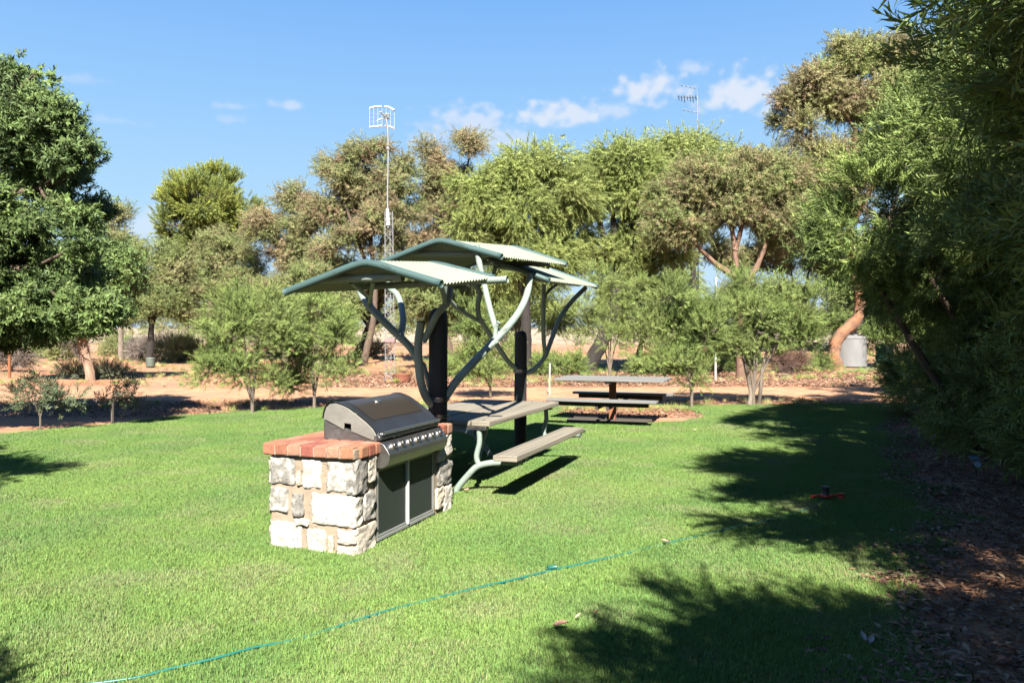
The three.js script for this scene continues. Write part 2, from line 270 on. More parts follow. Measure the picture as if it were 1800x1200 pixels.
// a tree: base point on the ground, stems as lists of points, then limbs that grow to the clumps
function tree(name, label, category, base, { stems, lobes, bark, leaf, material = M.leaf, twigs = 0.012, twigShare = 1, group, crownName = 'crown', ...f }) {
  const t = thing(name, label, category, base, 0, group), local = (p) => p.clone().sub(base);
  const { list, tips } = foliage(lobes, f), r = seeded(f.seed + 50), geo = [];
  const ends = [];
  stems.forEach(({ pts, r: radii, flare = 0.6 }, k) => { const q = pts.map(local); geo.push(taper(q, radii, { seg: 9, per: 6, rough: 0.16, seed: k + f.seed, flare: k && flare > 0.5 ? 0.15 : flare })); for (let i = Math.floor(q.length / 2); i < q.length; i++) ends.push([q[i], radii[Math.min(radii.length - 1, Math.round(i / (q.length - 1) * (radii.length - 1)))]]); });
  const near = (p, set) => set.reduce((a, b) => (b[0].distanceToSquared(p) < a[0].distanceToSquared(p) ? b : a));
  const hubs = lobes.map((l) => { const c = local(l.c), e = near(c, ends), m = e[0].clone().lerp(c, 0.5).add(V((r() - 0.5) * 0.3, -0.12 * e[0].distanceTo(c) + 0.1, (r() - 0.5) * 0.3)), r0 = Math.max(e[1] * 0.62, twigs * 1.6); geo.push(taper([e[0], m, c], [r0, r0 * 0.75, r0 * 0.5], { seg: 6, per: 4, rough: 0.12, seed: r() * 50 })); return [c, r0 * 0.5, e[0]]; });
  for (const [c0, c1] of tips) { if (r() > twigShare) continue; const a = near(local(c0), hubs)[0], b = local(c1), m = a.clone().lerp(b, 0.5).add(V((r() - 0.5) * 0.2, (r() - 0.3) * 0.15, (r() - 0.5) * 0.2).multiplyScalar(a.distanceTo(b))); geo.push(taper([a, m, b], [twigs, twigs * 0.7, twigs * 0.35], { seg: 4, per: 2 })); }
  part('trunk', mergeGeometries(geo), bark, t);
  for (const e of list) e.at.sub(base);
  instances(crownName, leaf, material, list, t);
  return t;
}
const lobe = (px, py, rx, ry, depth, dz = 0, k = 0.85) => ({ c: P(px, py, depth + dz), r: V(rx * depth / F, ry * depth / F, k * Math.max(rx, ry) * depth / F) });

// ------------------------------------------------------------------ ground, track, lawn
const farEdge = [[-300, 772], [0, 763], [90, 757], [200, 746], [300, 733], [440, 723], [600, 716], [780, 713], [960, 712], [1180, 713], [1400, 711], [1620, 707], [1900, 703]].map(([x, y]) => G(x, y));
const rightEdge = [[0, 1.75], [3.6, 2.0], [4.2, 2.15], [5.5, 2.9], [7, 3.7], [8.5, 4.3], [10.5, 5.1], [12, 5.8], [14, 6.7], [16.5, 7.9], [20, 9.4]];
const along = (list, x, fx, fy) => { for (let i = 1; i < list.length; i++) if (x <= fx(list[i]) || i === list.length - 1) return lerp(fy(list[i - 1]), fy(list[i]), clamp((x - fx(list[i - 1])) / (fx(list[i]) - fx(list[i - 1])))); };
function lawnCover(x, z) {                                               // 1 in the lawn, 0 on bare ground; z is metres ahead
  const wob = 0.35 * fbm(x * 0.7, z * 0.7, 3, 3), fz = along(farEdge, x, (p) => p.x, (p) => -p.z), rx = along(rightEdge, z, (p) => p[0], (p) => p[1]);
  let k = smooth(-0.15, 0.2, fz - z + wob) * smooth(-0.3, 0.45, rx - x + wob * 1.2);
  k *= smooth(0.8, 1.15, Math.hypot((x - 2.35) / 1.6, (z - 15.7) / 1.55) + wob * 0.5);        // worn earth under the far table
  for (const [bx, bz, br] of [[2.55, 4.75, 0.42], [2.62, 5.25, 0.3], [3.0, 6.0, 0.3]]) k *= smooth(0.5, 1.2, Math.hypot((x - bx) / br, (z - bz) / (br * 0.5)) + wob);
  return k;
}
const inTrack = (x, z) => { const w = 0.5 * fbm(x * 0.25, z * 0.3, 8, 3), c = 20.6 + 0.5 * Math.sin(x * 0.07 + 0.6) - (x < -6 ? (x + 6) * -0.02 : 0); return smooth(2.5, 1.9, Math.abs(z - c) + w); };
const DIRT = [0.344, 0.161, 0.076], SAND = [0.392, 0.196, 0.0959], STRAW = [0.288, 0.164, 0.0702], LITTER = [0.16, 0.0749, 0.04], WEED = [0.104, 0.138, 0.0495], RED = [0.264, 0.0987, 0.0429], GRIT = [0.32, 0.192, 0.114];
function groundColor(x, z) {
  let c = mix3(DIRT, RED, smooth(-0.1, 0.5, fbm(x * 0.12, z * 0.12, 1, 4)) * 0.6);
  c = mix3(c, STRAW, smooth(0.02, 0.3, fbm(x * 0.2 + 40, z * 0.25, 5, 4)) * 0.75 * smooth(15, 24, z));
  c = mix3(c, GRIT, smooth(0.05, 0.3, fbm(x * 0.15 - 20, z * 0.5, 15, 3)) * 0.6);
  const beyond = smooth(22.5, 24, z + 0.8 * fbm(x * 0.5, z * 0.5, 4, 3)) * smooth(31, 27.5, z) * smooth(-3.5, 0.5, x);
  c = mix3(c, LITTER, beyond * (0.25 + 0.7 * fbm(x * 0.9, z * 0.9, 7, 4)));
  const weeds = smooth(-0.1, 0.2, fbm(x * 0.3, z * 0.35, 11, 4) + 0.3 * smooth(27, 30, z) - 0.35) * smooth(24, 29, z) * smooth(60, 34, z) * smooth(-1, 4, x);
  c = mix3(c, WEED, weeds);
  c = mix3(c, mix3([0.30, 0.23, 0.15], [0.36, 0.27, 0.19], smooth(-0.3, 0.3, fbm(x * 0.02, z * 0.02, 3, 3))), smooth(60, 130, z));
  const k = 1 + 0.3 * fbm(x * 1.3, z * 1.3, 6, 4); return c.map((v) => v * k);
}
{
  const xs = [], zs = [];
  for (let x = -1; x <= 1.0001; x += 1 / 170) xs.push(Math.sign(x) * (26 * Math.abs(x) + 900 * Math.pow(Math.abs(x), 9)));
  for (let i = 0; i <= 330; i++) { const t = i / 330; zs.push(-30 + 70 * t + 30 * t * t + 1400 * Math.pow(t, 14)); }
  const pos = [], col = [], uv = [], idx = [];
  zs.forEach((z, j) => xs.forEach((x, i) => {
    const rise = Math.max(0, z - 75) * 0.004 + 0.02 * fbm(x * 0.5, z * 0.5, 2, 3) * smooth(15, 22, z) - 0.02 * smooth(15, 19, z);
    pos.push(x, rise - 0.012, -z); col.push(...groundColor(x, z)); uv.push(x / 3.1, z / 3.1);
    if (i && j) { const b = j * xs.length + i; idx.push(b - xs.length - 1, b - xs.length, b, b - xs.length - 1, b, b - 1); }
  }));
  const g = new THREE.BufferGeometry(); g.setAttribute('position', new THREE.Float32BufferAttribute(pos, 3)); g.setAttribute('color', new THREE.Float32BufferAttribute(col, 3)); g.setAttribute('uv', new THREE.Float32BufferAttribute(uv, 2)); g.setIndex(idx); g.computeVertexNormals();
  setting('ground', g, std({ color: lin(1.12, 1.12, 1.12), roughness: 1, vertexColors: true, map: T.soil, bumpMap: T.soilBump, bumpScale: 0.02 })).userData.label = 'bare reddish earth with straw and leaf litter under the trees';
}
{ // the sandy vehicle track: a strip of its own with a ragged verge
  const pos = [], col = [], uv = [], idx = [], nx = 420, nz = 26; let n = 0;
  for (let i = 0; i <= nx; i++) for (let j = 0; j <= nz; j++) {
    const x = -44 + 88 * i / nx, c = 20.6 + 0.5 * Math.sin(x * 0.07 + 0.6), e = 2.15 + 0.55 * fbm(x * 0.6, j < nz / 2 ? 3 : 9, 2, 4), z = c + (j / nz * 2 - 1) * e, edge = Math.abs(j / nz * 2 - 1);
    const rut = Math.exp(-Math.pow((Math.abs(z - c) - 0.8) / 0.3, 2)), k = 1 + 0.22 * fbm(x * 1.1, z * 2.2, 5, 4);
    pos.push(x, 0.014 - 0.012 * rut - 0.035 * smooth(0.85, 1, edge) + 0.008 * fbm(x, z * 2, 1, 3), -z); col.push(...mix3(mix3(SAND, GRIT, 0.35 * smooth(-0.1, 0.3, fbm(x * 0.5, z, 9, 3)) + 0.25 * rut), DIRT, smooth(0.6, 1, edge) * 0.7).map((v) => v * k)); uv.push(x / 2.3, z / 2.3);
    if (i && j) { const b = n; idx.push(b - nz - 2, b - nz - 1, b, b - nz - 2, b, b - 1); } n++;
  }
  for (let i = 0; i < idx.length; i += 3) [idx[i + 1], idx[i + 2]] = [idx[i + 2], idx[i + 1]];
  const g = new THREE.BufferGeometry(); g.setAttribute('position', new THREE.Float32BufferAttribute(pos, 3)); g.setAttribute('color', new THREE.Float32BufferAttribute(col, 3)); g.setAttribute('uv', new THREE.Float32BufferAttribute(uv, 2)); g.setIndex(idx); g.computeVertexNormals();
  setting('path', g, std({ color: lin(1.12, 1.12, 1.12), roughness: 1, vertexColors: true, map: T.soil, bumpMap: T.soilBump, bumpScale: 0.015 })).userData.label = 'pale sandy vehicle track beyond the lawn';
}
const lawnHeight = (x, z) => 0.012 * fbm(x * 0.8, z * 0.8, 30, 2) - 0.004;
{ // the lawn: a sheet of thatch and, on it, patches of real blades
  const pos = [], col = [], uv = [], idx = [], id = new Map(), step = 0.16; let n = 0;
  const nx = Math.round(25.5 / step), nz = Math.round(20 / step), at = (i, j) => [-15.5 + i * step, -1.5 + j * step];
  for (let j = 0; j <= nz; j++) for (let i = 0; i <= nx; i++) {
    const [x, z] = at(i, j), k = lawnCover(x, z); if (k < 0.12) continue;
    id.set(j * 1000 + i, n++); pos.push(x, lawnHeight(x, z) - 0.03 * smooth(0.6, 0.12, k), -z); const c = mix3([0.05, 0.078, 0.022], [0.085, 0.085, 0.034], smooth(-0.2, 0.4, fbm(x * 1.5, z * 1.5, 8, 3))); col.push(...c); uv.push(x / 0.9, z / 0.9);
    const a = id.get(j * 1000 + i - 1), b = id.get((j - 1) * 1000 + i), d = id.get((j - 1) * 1000 + i - 1);
    if (a !== undefined && b !== undefined && d !== undefined) idx.push(d, b, n - 1, d, n - 1, a);
  }
  const g = new THREE.BufferGeometry(); g.setAttribute('position', new THREE.Float32BufferAttribute(pos, 3)); g.setAttribute('color', new THREE.Float32BufferAttribute(col, 3)); g.setAttribute('uv', new THREE.Float32BufferAttribute(uv, 2)); g.setIndex(idx); g.computeVertexNormals();
  setting('lawn', g, std({ color: lin(1.3, 1.3, 1.3), roughness: 1, vertexColors: true, map: T.soil, bumpMap: T.soilBump, bumpScale: 0.02 })).userData.label = 'matted thatch of the lawn under the grass blades';

  const L = Leaves(), r = seeded(31), half = 0.15;                       // one patch of blades, turned and tinted many times
  for (let i = 0; i < 760; i++) {
    const a = r() * 6.283, q = Math.sqrt(r()) * half * 1.15, base = V(Math.cos(a) * q, -0.004, Math.sin(a) * q), h = 0.024 + 0.02 * r() * r() + 0.006 * r(), lean = 0.06 + 0.42 * r(), b = r() * 6.283, w = 0.0013 + 0.0012 * r();
    const d = V(Math.cos(b) * lean, 1, Math.sin(b) * lean).normalize(), s = V(-Math.sin(b), 0, Math.cos(b)).multiplyScalar(w), mid = base.clone().addScaledVector(d, h * 0.6), tip = base.clone().addScaledVector(d, h).add(V(Math.cos(b), -0.3, Math.sin(b)).multiplyScalar(h * 0.16));
    const n = L.p.length / 3, dry = r() < 0.05, c = dry ? [1.5, 1.12, 1.4] : [0.88 + 0.26 * r(), 0.92 + 0.18 * r(), 0.8 + 0.3 * r()];
    for (const v of [base.clone().sub(s), base.clone().add(s), mid.clone().add(s), mid.clone().sub(s), tip]) { L.p.push(v.x, v.y, v.z); L.c.push(...c); }
    L.i.push(n, n + 1, n + 2, n, n + 2, n + 3, n + 3, n + 2, n + 4);
  }
  const patch = closeLeaves(L), list = [], rr = seeded(33), GREEN = [0.107, 0.183, 0.0394], LIME = [0.133, 0.204, 0.0477], DEEP = [0.0776, 0.155, 0.0369], PALE = [0.16, 0.178, 0.0825];
  for (let z = 2.2; z < 18.4; z += 0.145) for (let x = -14.5; x < 9.2; x += 0.145) {
    const px = x + (rr() - 0.5) * 0.14, pz = z + (rr() - 0.5) * 0.14, k = lawnCover(px, pz);
    if (Math.abs(px) > pz * 0.72 + 1.2 || rr() > k * 1.25) continue;
    const a = fbm(px * 0.55, pz * 0.55, 41, 4), b = fbm(px * 2.2, pz * 2.2, 43, 3); let c = mix3(GREEN, a > 0 ? LIME : DEEP, smooth(0, 0.35, Math.abs(a)) * 0.6); const worn = smooth(1.5, 0.5, Math.hypot((px - 0.15) / 1.0, (pz - 8.2) / 1.5)) * 0.45 + smooth(0.35, 0.05, Math.abs(px + 0.95)) * smooth(0.4, 0.1, Math.abs(pz - 5.5)) * 0.3; c = mix3(c, PALE, clamp(smooth(0.14, 0.5, b) * 0.6 + 0.5 * smooth(0.22, 0.42, fbm(px * 1.1 + 70, pz * 1.1, 9, 4)) + 0.35 * (1 - k) + worn * (0.5 + b))); const t = 0.9 + 0.2 * rr();
    list.push({ at: V(px, lawnHeight(px, pz), -pz), dir: Y, scale: (0.78 + 0.4 * rr()) * (0.75 + 0.25 * k), color: c.map((v) => v * t), twist: rr() * 6.283 });
  }
  const grass = instances('grass', patch, M.grass, list, scene); grass.userData = { kind: 'stuff', label: 'short mown green lawn grass', category: 'grass' };
}
// breaks each lobe into smaller, scattered ones, for a ragged outline
function ragged(lobes, seed, k = 3, f = 0.62, spread = 0.62) {
  const r = seeded(seed), out = [];
  for (const l of lobes) for (let i = 0; i < k; i++) { const d = V(r() - 0.5, r() - 0.5, r() - 0.5).normalize().multiplyScalar(spread * (0.5 + 0.6 * r())), s = f * (0.65 + 0.6 * r()); out.push({ c: l.c.clone().add(V(d.x * l.r.x, d.y * l.r.y, d.z * l.r.z)), r: l.r.clone().multiplyScalar(s), w: l.w }); }
  return out;
}

// ------------------------------------------------------------------ the shelter: two dark posts, branching pipes, three corrugated roofs
const TURN = -20.4 * Math.PI / 180, U = V(Math.sin(-TURN), 0, -Math.cos(TURN)), ACROSS = V(Math.cos(TURN), 0, Math.sin(-TURN));   // along the table and across it
{
  const base = V(-0.3, 0, -8.9), t = thing('picnic_shelter', 'picnic shelter with branching pale green pipes carrying corrugated roofs on two dark posts', 'shelter', base);
  const loc = (p) => p.clone().sub(base), Q = (x, y, d) => loc(P(x, y, d));
  const post = (p, h, r, seed) => { const b = loc(p); const g = taper([b.clone().add(V(0, -0.3, 0)), b.clone().add(V(0, h * 0.5, 0)), b.clone().add(V(0.006, h - 0.1, 0)), b.clone().add(V(0.006, h - 0.03, 0)), b.clone().add(V(0.004, h, 0))], [r, r * 0.98, r * 0.97, r * 0.82, r * 0.4], { seg: 18, per: 5, rough: 0.03, seed }); part('post', g, M.post, t); };
  post(V(-0.70, 0, -7.5), 1.86, 0.092, 1);
  post(V(0.11, 0, -10.35), 1.64, 0.082, 2);
  const pipe = (pts, r) => part('branch_pipe', tube(pts.map((p) => Q(...p)), r), M.pipe, t);
  const rA = 0.039, rB = 0.031, rC = 0.024;
  // from the near post, to the left
  pipe([[772, 722, 7.5], [750, 700, 7.42], [740, 672, 7.38], [736, 640, 7.36], [735, 605, 7.36], [740, 566, 7.36]], rA);
  part('pipe_bore', cyl(Q(740, 567, 7.36), Q(740.3, 564.4, 7.36), 0.04, 14), M.black, t);
  pipe([[737, 640, 7.37], [722, 612, 7.45], [690, 580, 7.56], [660, 550, 7.7], [640, 526, 7.85], [631, 502, 8.0], [640, 478, 8.25], [668, 466, 8.55]], rA * 0.94);
  pipe([[648, 536, 7.78], [652, 518, 7.4], [655, 494, 6.95]], rC * 0.8);
  pipe([[646, 522, 7.8], [632, 509, 7.3], [617, 496, 6.9]], rC * 0.8);
  pipe([[703, 594, 7.52], [708, 570, 7.65], [706, 542, 7.85], [698, 518, 8.05], [682, 502, 8.25], [686, 478, 8.5], [700, 456, 8.6]], rB);
  pipe([[744, 600, 7.36], [756, 577, 7.36], [768, 553, 7.34], [786, 532, 7.36], [792, 505, 7.45]], rB);
  pipe([[783, 534, 7.36], [779, 515, 7.25], [770, 492, 7.0]], rC);
  pipe([[757, 690, 7.5], [750, 660, 7.55], [744, 640, 7.6]], rC);
  // from the near post, to the right
  pipe([[782, 700, 7.5], [802, 670, 7.55], [832, 637, 7.65], [868, 600, 7.85], [893, 574, 8.2], [914, 545, 8.6], [927, 515, 8.9], [932, 484, 9.05]], rA);
  pipe([[876, 588, 7.95], [868, 566, 8.0], [858, 530, 8.05], [850, 494, 8.1], [843, 465, 8.1], [838, 432, 8.15]], rB);
  pipe([[870, 600, 7.9], [872, 576, 7.9], [876, 566, 7.88]], rB * 0.8);
  // from the far post, to the left and right
  pipe([[912, 650, 10.35], [896, 638, 10.2], [872, 604, 9.8], [852, 574, 9.5], [842, 556, 9.3], [840, 535, 9.2], [843, 514, 9.15], [832, 497, 9.1], [822, 470, 9.1]], rB);
  pipe([[845, 566, 9.4], [822, 553, 9.1], [798, 536, 8.8], [786, 520, 8.6], [782, 496, 8.5]], rC);
  pipe([[838, 505, 9.12], [852, 494, 9.2], [868, 480, 9.25], [871, 463, 9.25]], rC * 0.9);
  pipe([[920, 657, 10.35], [940, 648, 10.4], [957, 628, 10.45], [970, 595, 10.5], [985, 558, 10.6], [1005, 530, 10.7], [1030, 505, 10.8]], rB);
  pipe([[959, 624, 10.45], [956, 600, 10.3], [955, 560, 10.1], [956, 500, 10.0]], rB * 0.9);
  pipe([[957, 520, 10.05], [968, 508, 10.2], [982, 497, 10.3]], rC * 0.8);

  for (const [x, y, d, r] of [[737, 638, 7.37, rA], [703, 593, 7.52, rA], [648, 535, 7.78, rA], [744, 599, 7.36, rB], [868, 600, 7.85, rA], [876, 589, 7.95, rA * 0.9], [843, 562, 9.38, rB], [959, 624, 10.45, rB], [957, 520, 10.05, rB]]) { const g = new THREE.TorusGeometry(r * 1.02, 0.006, 6, 14); g.rotateX(Math.PI / 2 + 0.5); g.translate(...Q(x, y, d).toArray()); part('weld', g, M.pipe, t); }
  for (const [x, z, r, y] of [[-0.70, -7.5, 0.092, 0.84], [-0.70, -7.5, 0.092, 1.0], [0.11, -10.35, 0.082, 1.12]]) { const b = loc(V(x, y, z)); part('strap', new THREE.CylinderGeometry(r + 0.007, r + 0.007, 0.045, 24, 1, true).translate(b.x, b.y, b.z), M.steelDark, t); for (const a of [0.3, 1.5, 2.7]) { const c = V(b.x + Math.cos(a) * (r + 0.006), b.y, b.z + Math.sin(a) * (r + 0.006)); part('bolt', cyl(c, c.clone().add(V(Math.cos(a) * 0.018, 0, Math.sin(a) * 0.018)), 0.011, 6), M.galvanised, t); } }
  // one corrugated sheet between ridge (a at the front, b at the rear) and eave (c rear, d front)
  function sheet(a, b, c, d) {
    const len = a.distanceTo(b), waves = Math.round(Math.max(len, c.distanceTo(d)) / 0.066), nu = waves * 8, nv = 6, pos = [], uv = [], idx = [], n = V().crossVectors(V().subVectors(d, a), V().subVectors(b, a)).normalize(); if (n.y < 0) n.negate();
    for (const side of [0, 1]) for (let i = 0; i <= nu; i++) for (let j = 0; j <= nv; j++) {
      const u = i / nu, v = j / nv, p = a.clone().lerp(b, u).lerp(d.clone().lerp(c, u), v); p.addScaledVector(n, 0.009 * Math.cos(u * waves * 2 * Math.PI) - side * 0.0035); pos.push(p.x, p.y, p.z); uv.push(u * len / 2, v * 0.4);
      if (i && j) { const k = side * (nu + 1) * (nv + 1) + i * (nv + 1) + j; side ? idx.push(k - nv - 2, k, k - 1, k - nv - 2, k - nv - 1, k) : idx.push(k - nv - 2, k - 1, k, k - nv - 2, k, k - nv - 1); }
    }
    const off = (nu + 1) * (nv + 1), rim = (p, q) => idx.push(p, q, q + off, p, q + off, p + off);
    for (let i = 0; i < nu; i++) { rim(i * (nv + 1) + nv, (i + 1) * (nv + 1) + nv); rim((i + 1) * (nv + 1), i * (nv + 1)); }
    for (let j = 0; j < nv; j++) { rim(j, j + 1); rim(nu * (nv + 1) + j + 1, nu * (nv + 1) + j); }
    const g = new THREE.BufferGeometry(); g.setAttribute('position', new THREE.Float32BufferAttribute(pos, 3)); g.setAttribute('uv', new THREE.Float32BufferAttribute(uv, 2)); g.setIndex(idx); g.computeVertexNormals(); return g;
  }
  const roof = (label) => { const o = new THREE.Group(); o.name = 'roof'; o.userData.label = label; t.add(o); return o; };
  const bargeLine = (l, r, e, tip) => { const k = (a, b, s) => a.clone().lerp(b, s); return [l, k(l, r, 0.5), k(l, r, 0.86), k(k(l, r, 0.97), k(e, r, 0.97), 0.5).add(V(0, -0.008, 0)), k(e, r, 0.86), k(e, r, 0.5), e]; };
  const lift = (p, y) => p.clone().add(V(0, y, 0));

  { // near gable
    const o = roof('nearest gabled roof over the barbecue end'), rf = Q(642, 459, 6.4), rr = Q(757, 461, 7.5), ef = Q(776, 499, 6.06), er = Q(870, 488, 7.2), lf = Q(500, 514, 6.66), lr = Q(630, 509, 7.68);
    part('roof_sheet', sheet(rf, rr, er, ef), M.roofSheet, o); part('roof_sheet', sheet(rf, rr, lr, lf), M.roofSheet, o);
    part('barge_tube', taper(bargeLine(lf, rf, ef), [0.032, 0.032], { seg: 12, per: 8 }), M.barge, o);
    part('barge_tube', taper(bargeLine(lr, rr, er), [0.026, 0.026], { seg: 10, per: 8 }), M.barge, o);
    part('purlin', cyl(Q(562, 490, 6.72), Q(708, 487, 6.36), 0.034), M.pipe, o); part('purlin', cyl(Q(636, 504, 7.55), Q(892, 491, 6.98), 0.032), M.pipe, o);
  }
  { // middle gable, the highest
    const o = roof('highest gabled roof in the middle'), rf = Q(772, 421, 8.3), rr = Q(901, 433, 10.2), ef = Q(882, 451, 7.95), er = Q(997, 465, 9.88), lf = Q(668, 462, 8.56), lr = Q(805, 474, 10.5);
    part('roof_sheet', sheet(rf, rr, er, ef), M.roofSheet, o); part('roof_sheet', sheet(rf, rr, lr, lf), M.roofSheet, o);
    part('barge_tube', taper(bargeLine(lf, rf, ef), [0.032, 0.032], { seg: 12, per: 8 }), M.barge, o); part('barge_tube', taper(bargeLine(lr, rr, er), [0.034, 0.034], { seg: 12, per: 8 }), M.barge, o);
    part('purlin', cyl(Q(728, 445, 8.6), Q(868, 447, 8.25), 0.03), M.pipe, o); part('purlin', cyl(Q(840, 462, 9.9), Q(965, 464, 9.55), 0.03), M.pipe, o);
  }
  { // lower single slope
    const o = roof('low single-slope roof on the far post side'), rf = Q(860, 455, 9.26), rr = Q(966, 474, 11.36), ef = Q(966, 493, 9.0), er = Q(1051, 504, 11.1);
    part('roof_sheet', sheet(rf, rr, er, ef), M.roofSheet, o);
    part('barge_tube', taper([rf, rf.clone().lerp(ef, 0.5).add(V(0, 0.006, 0)), ef], [0.032, 0.032], { seg: 12, per: 8 }), M.barge, o); part('barge_tube', taper([rr, rr.clone().lerp(er, 0.5), er], [0.034, 0.034], { seg: 12, per: 8 }), M.barge, o);
    part('purlin', cyl(Q(930, 489, 9.02), Q(1018, 500, 11.0), 0.028), M.pipe, o); part('purlin', cyl(Q(872, 468, 9.2), Q(968, 483, 11.2), 0.028), M.pipe, o);
  }
}

// ------------------------------------------------------------------ the stone barbecue bench
const BBQ = V(-1.147, 0, -5.775);
{
  const t = thing('stone_barbecue_bench', 'waist-high barbecue bench of white limestone blocks with a brick top and dark cabinet doors', 'barbecue bench', BBQ, TURN);
  const H = 0.705, W = 0.754, D = 1.68;
  const core = (x0, x1, y0, y1, z0, z1) => { const g = boxUV(new RoundedBoxGeometry(x1 - x0, y1 - y0, z1 - z0, 2, 0.012), 1.3); g.translate((x0 + x1) / 2, (y0 + y1) / 2, (z0 + z1) / 2); return g; };
  const mortar = [core(-W + 0.012, -0.014, -0.1, H, -0.31, -0.014), core(-W + 0.012, -0.014, -0.1, H, -D + 0.014, -1.345), core(-W + 0.012, -0.58, -0.1, H, -1.36, -0.3)];
  part('mortar', mergeGeometries(mortar), M.mortar, t, 'sandy mortar between the stones');
  const protos = new Map();
  function stone(cx, cy, cz, w, h, d, seed, grey, warm = 0) {
    grey -= 0.1;
    let g = mergeVertices(new THREE.BoxGeometry(w, h, d, 14, 12, 6).deleteAttribute('uv').deleteAttribute('normal'), 1e-5); const p = g.attributes.position, col = [];
    const rad = Math.min(w, h, d) * 0.13;
    for (let i = 0; i < p.count; i++) {
      const v = V(p.getX(i), p.getY(i), p.getZ(i)), q = V(clamp(v.x, -w / 2 + rad, w / 2 - rad), clamp(v.y, -h / 2 + rad, h / 2 - rad), clamp(v.z, -d / 2 + rad, d / 2 - rad)), dd = v.clone().sub(q); if (dd.length() > 1e-6) v.copy(q).addScaledVector(dd.normalize(), rad);
      const k = seed * 3.1, a = v.x + cx, b = v.y + cy, c = v.z + cz, amp = 0.02;
      v.x += amp * 0.8 * fbm(b * 9 + k, c * 9, k, 3) + 0.006 * noise3(a * 34, b * 34, c * 34 + k); v.y += amp * 0.8 * fbm(a * 9 - k, c * 9, k + 4, 3); v.z += amp * fbm(a * 8, b * 8 + k, k + 8, 4) + 0.008 * fbm(a * 30 + k, b * 30, c * 30, 2);
      p.setXYZ(i, v.x, v.y, v.z);
      const lich = smooth(0.1 - grey * 0.75, 0.55 - grey * 0.75, fbm(a * 11 + k, b * 11, c * 11, 4) + 0.12), pit = smooth(0.42, 0.6, fbm(a * 26, b * 26 + k, c * 26, 2));
      let cc = mix3([0.92, 0.88, 0.80], [0.90, 0.76, 0.58], clamp(warm + 0.25 * fbm(a * 5, b * 5, k, 2))); cc = mix3(cc, [0.26, 0.255, 0.25], lich * 0.85 * smooth(0.0, 0.4, grey)); cc = mix3(cc, [0.2, 0.19, 0.18], pit * 0.6); col.push(...cc);
    }
    g.setAttribute('color', new THREE.Float32BufferAttribute(col, 3)); g.computeVertexNormals(); boxUV(g, 2.2, seed * 0.173); g.translate(cx, cy, cz); return g;
  }
  const px = (x) => (x - 97) / (640 - 97) * W - W, py = (x, y) => { const b = 1078 + (x - 97) * 0.096, u = 505 + (x - 97) * 0.046; return (b - y) / (b - u) * H; };
  let seed = 1;
  const face = (x0, y0, x1, y1, grey, warm = 0, proud = 0.012) => { const xm = (x0 + x1) / 2, a = px(x0), b = px(x1), y = py(xm, y1), yt = py(xm, y0); part('stone', stone((a + b) / 2, (y + yt) / 2, -0.06 + proud - 0.012, b - a - 0.012, yt - y - 0.012, 0.12, seed++, grey, warm), M.stone, t); };
  // front face, from the photograph's courses
  face(100, 508, 272, 696, 0.62); face(284, 598, 316, 702, 0, 0.8, 0.018); face(308, 524, 437, 718, 0.08); face(462, 538, 640, 744, 0.36);
  face(97, 704, 230, 866, 0.45); face(248, 738, 328, 892, 0.72, 0, 0.022); face(362, 742, 648, 952, 0.1);
  face(266, 893, 358, 946, 0.2, 0.5, 0.02); face(103, 914, 313, 1098, 0.08); face(333, 960, 462, 1130, 0.2, 0.3); face(470, 1000, 520, 1130, 0.1, 0.9, 0.016); face(522, 962, 648, 1062, 0.2, 0.3); face(524, 1066, 648, 1140, 0.1, 0.5);
  // right face: beside the near door jamb and beyond the doors
  const side = (z0, z1, y0, y1, grey, warm = 0) => part('stone', stone(-0.032, (y0 + y1) / 2, -(z0 + z1) / 2, 0.1, y1 - y0, z1 - z0, seed++, grey, warm), M.stone, t);
  side(0.0, 0.17, 0.44, 0.70, 0.8); side(0.18, 0.29, 0.5, 0.70, 0.3, 0.3); side(0.13, 0.28, 0.23, 0.44, 0.55); side(0.02, 0.28, -0.02, 0.20, 0.25, 0.4);
  side(1.38, 1.52, 0.47, 0.70, 0.1, 0.4); side(1.53, 1.67, 0.50, 0.70, 0.25, 0.1); side(1.40, 1.66, 0.25, 0.46, 0.7); side(1.36, 1.5, 0.05, 0.24, 0.2, 0.7); side(1.5, 1.67, -0.03, 0.23, 0.12);
  // left end and back, seen only from elsewhere
  const rs = seeded(9); for (const [y0, y1] of [[0, 0.22], [0.24, 0.46], [0.48, 0.70]]) { let z = 0.02; while (z < D - 0.1) { const w = Math.min(0.22 + 0.16 * rs(), D - z - 0.01); part('stone', stone(-W + 0.032, (y0 + y1) / 2, -z - w / 2, 0.1, y1 - y0 - 0.01, w - 0.02, seed++, 0.25 + 0.4 * rs(), 0.2), M.stone, t); z += w; } let x = -W + 0.07; while (x < -0.15) { const w = Math.min(0.18 + 0.1 * rs(), -0.06 - x); part('stone', stone(x + w / 2, (y0 + y1) / 2, -D + 0.032, w - 0.02, y1 - y0 - 0.01, 0.1, seed++, 0.3, 0.2), M.stone, t); x += w; } }
  // bricks of the top
  const brickC = [[0.50, 0.20, 0.115], [0.54, 0.225, 0.125], [0.56, 0.30, 0.20], [0.44, 0.13, 0.085], [0.53, 0.25, 0.16], [0.56, 0.33, 0.22], [0.55, 0.25, 0.13], [0.45, 0.14, 0.075], [0.5, 0.21, 0.12]];
  const brickM = brickC.map((c) => std({ color: lin(c[0] * 0.42, c[1] * 0.40, c[2] * 0.38), roughness: 0.9, map: T.brick, bumpMap: T.fine, bumpScale: 0.004 }));
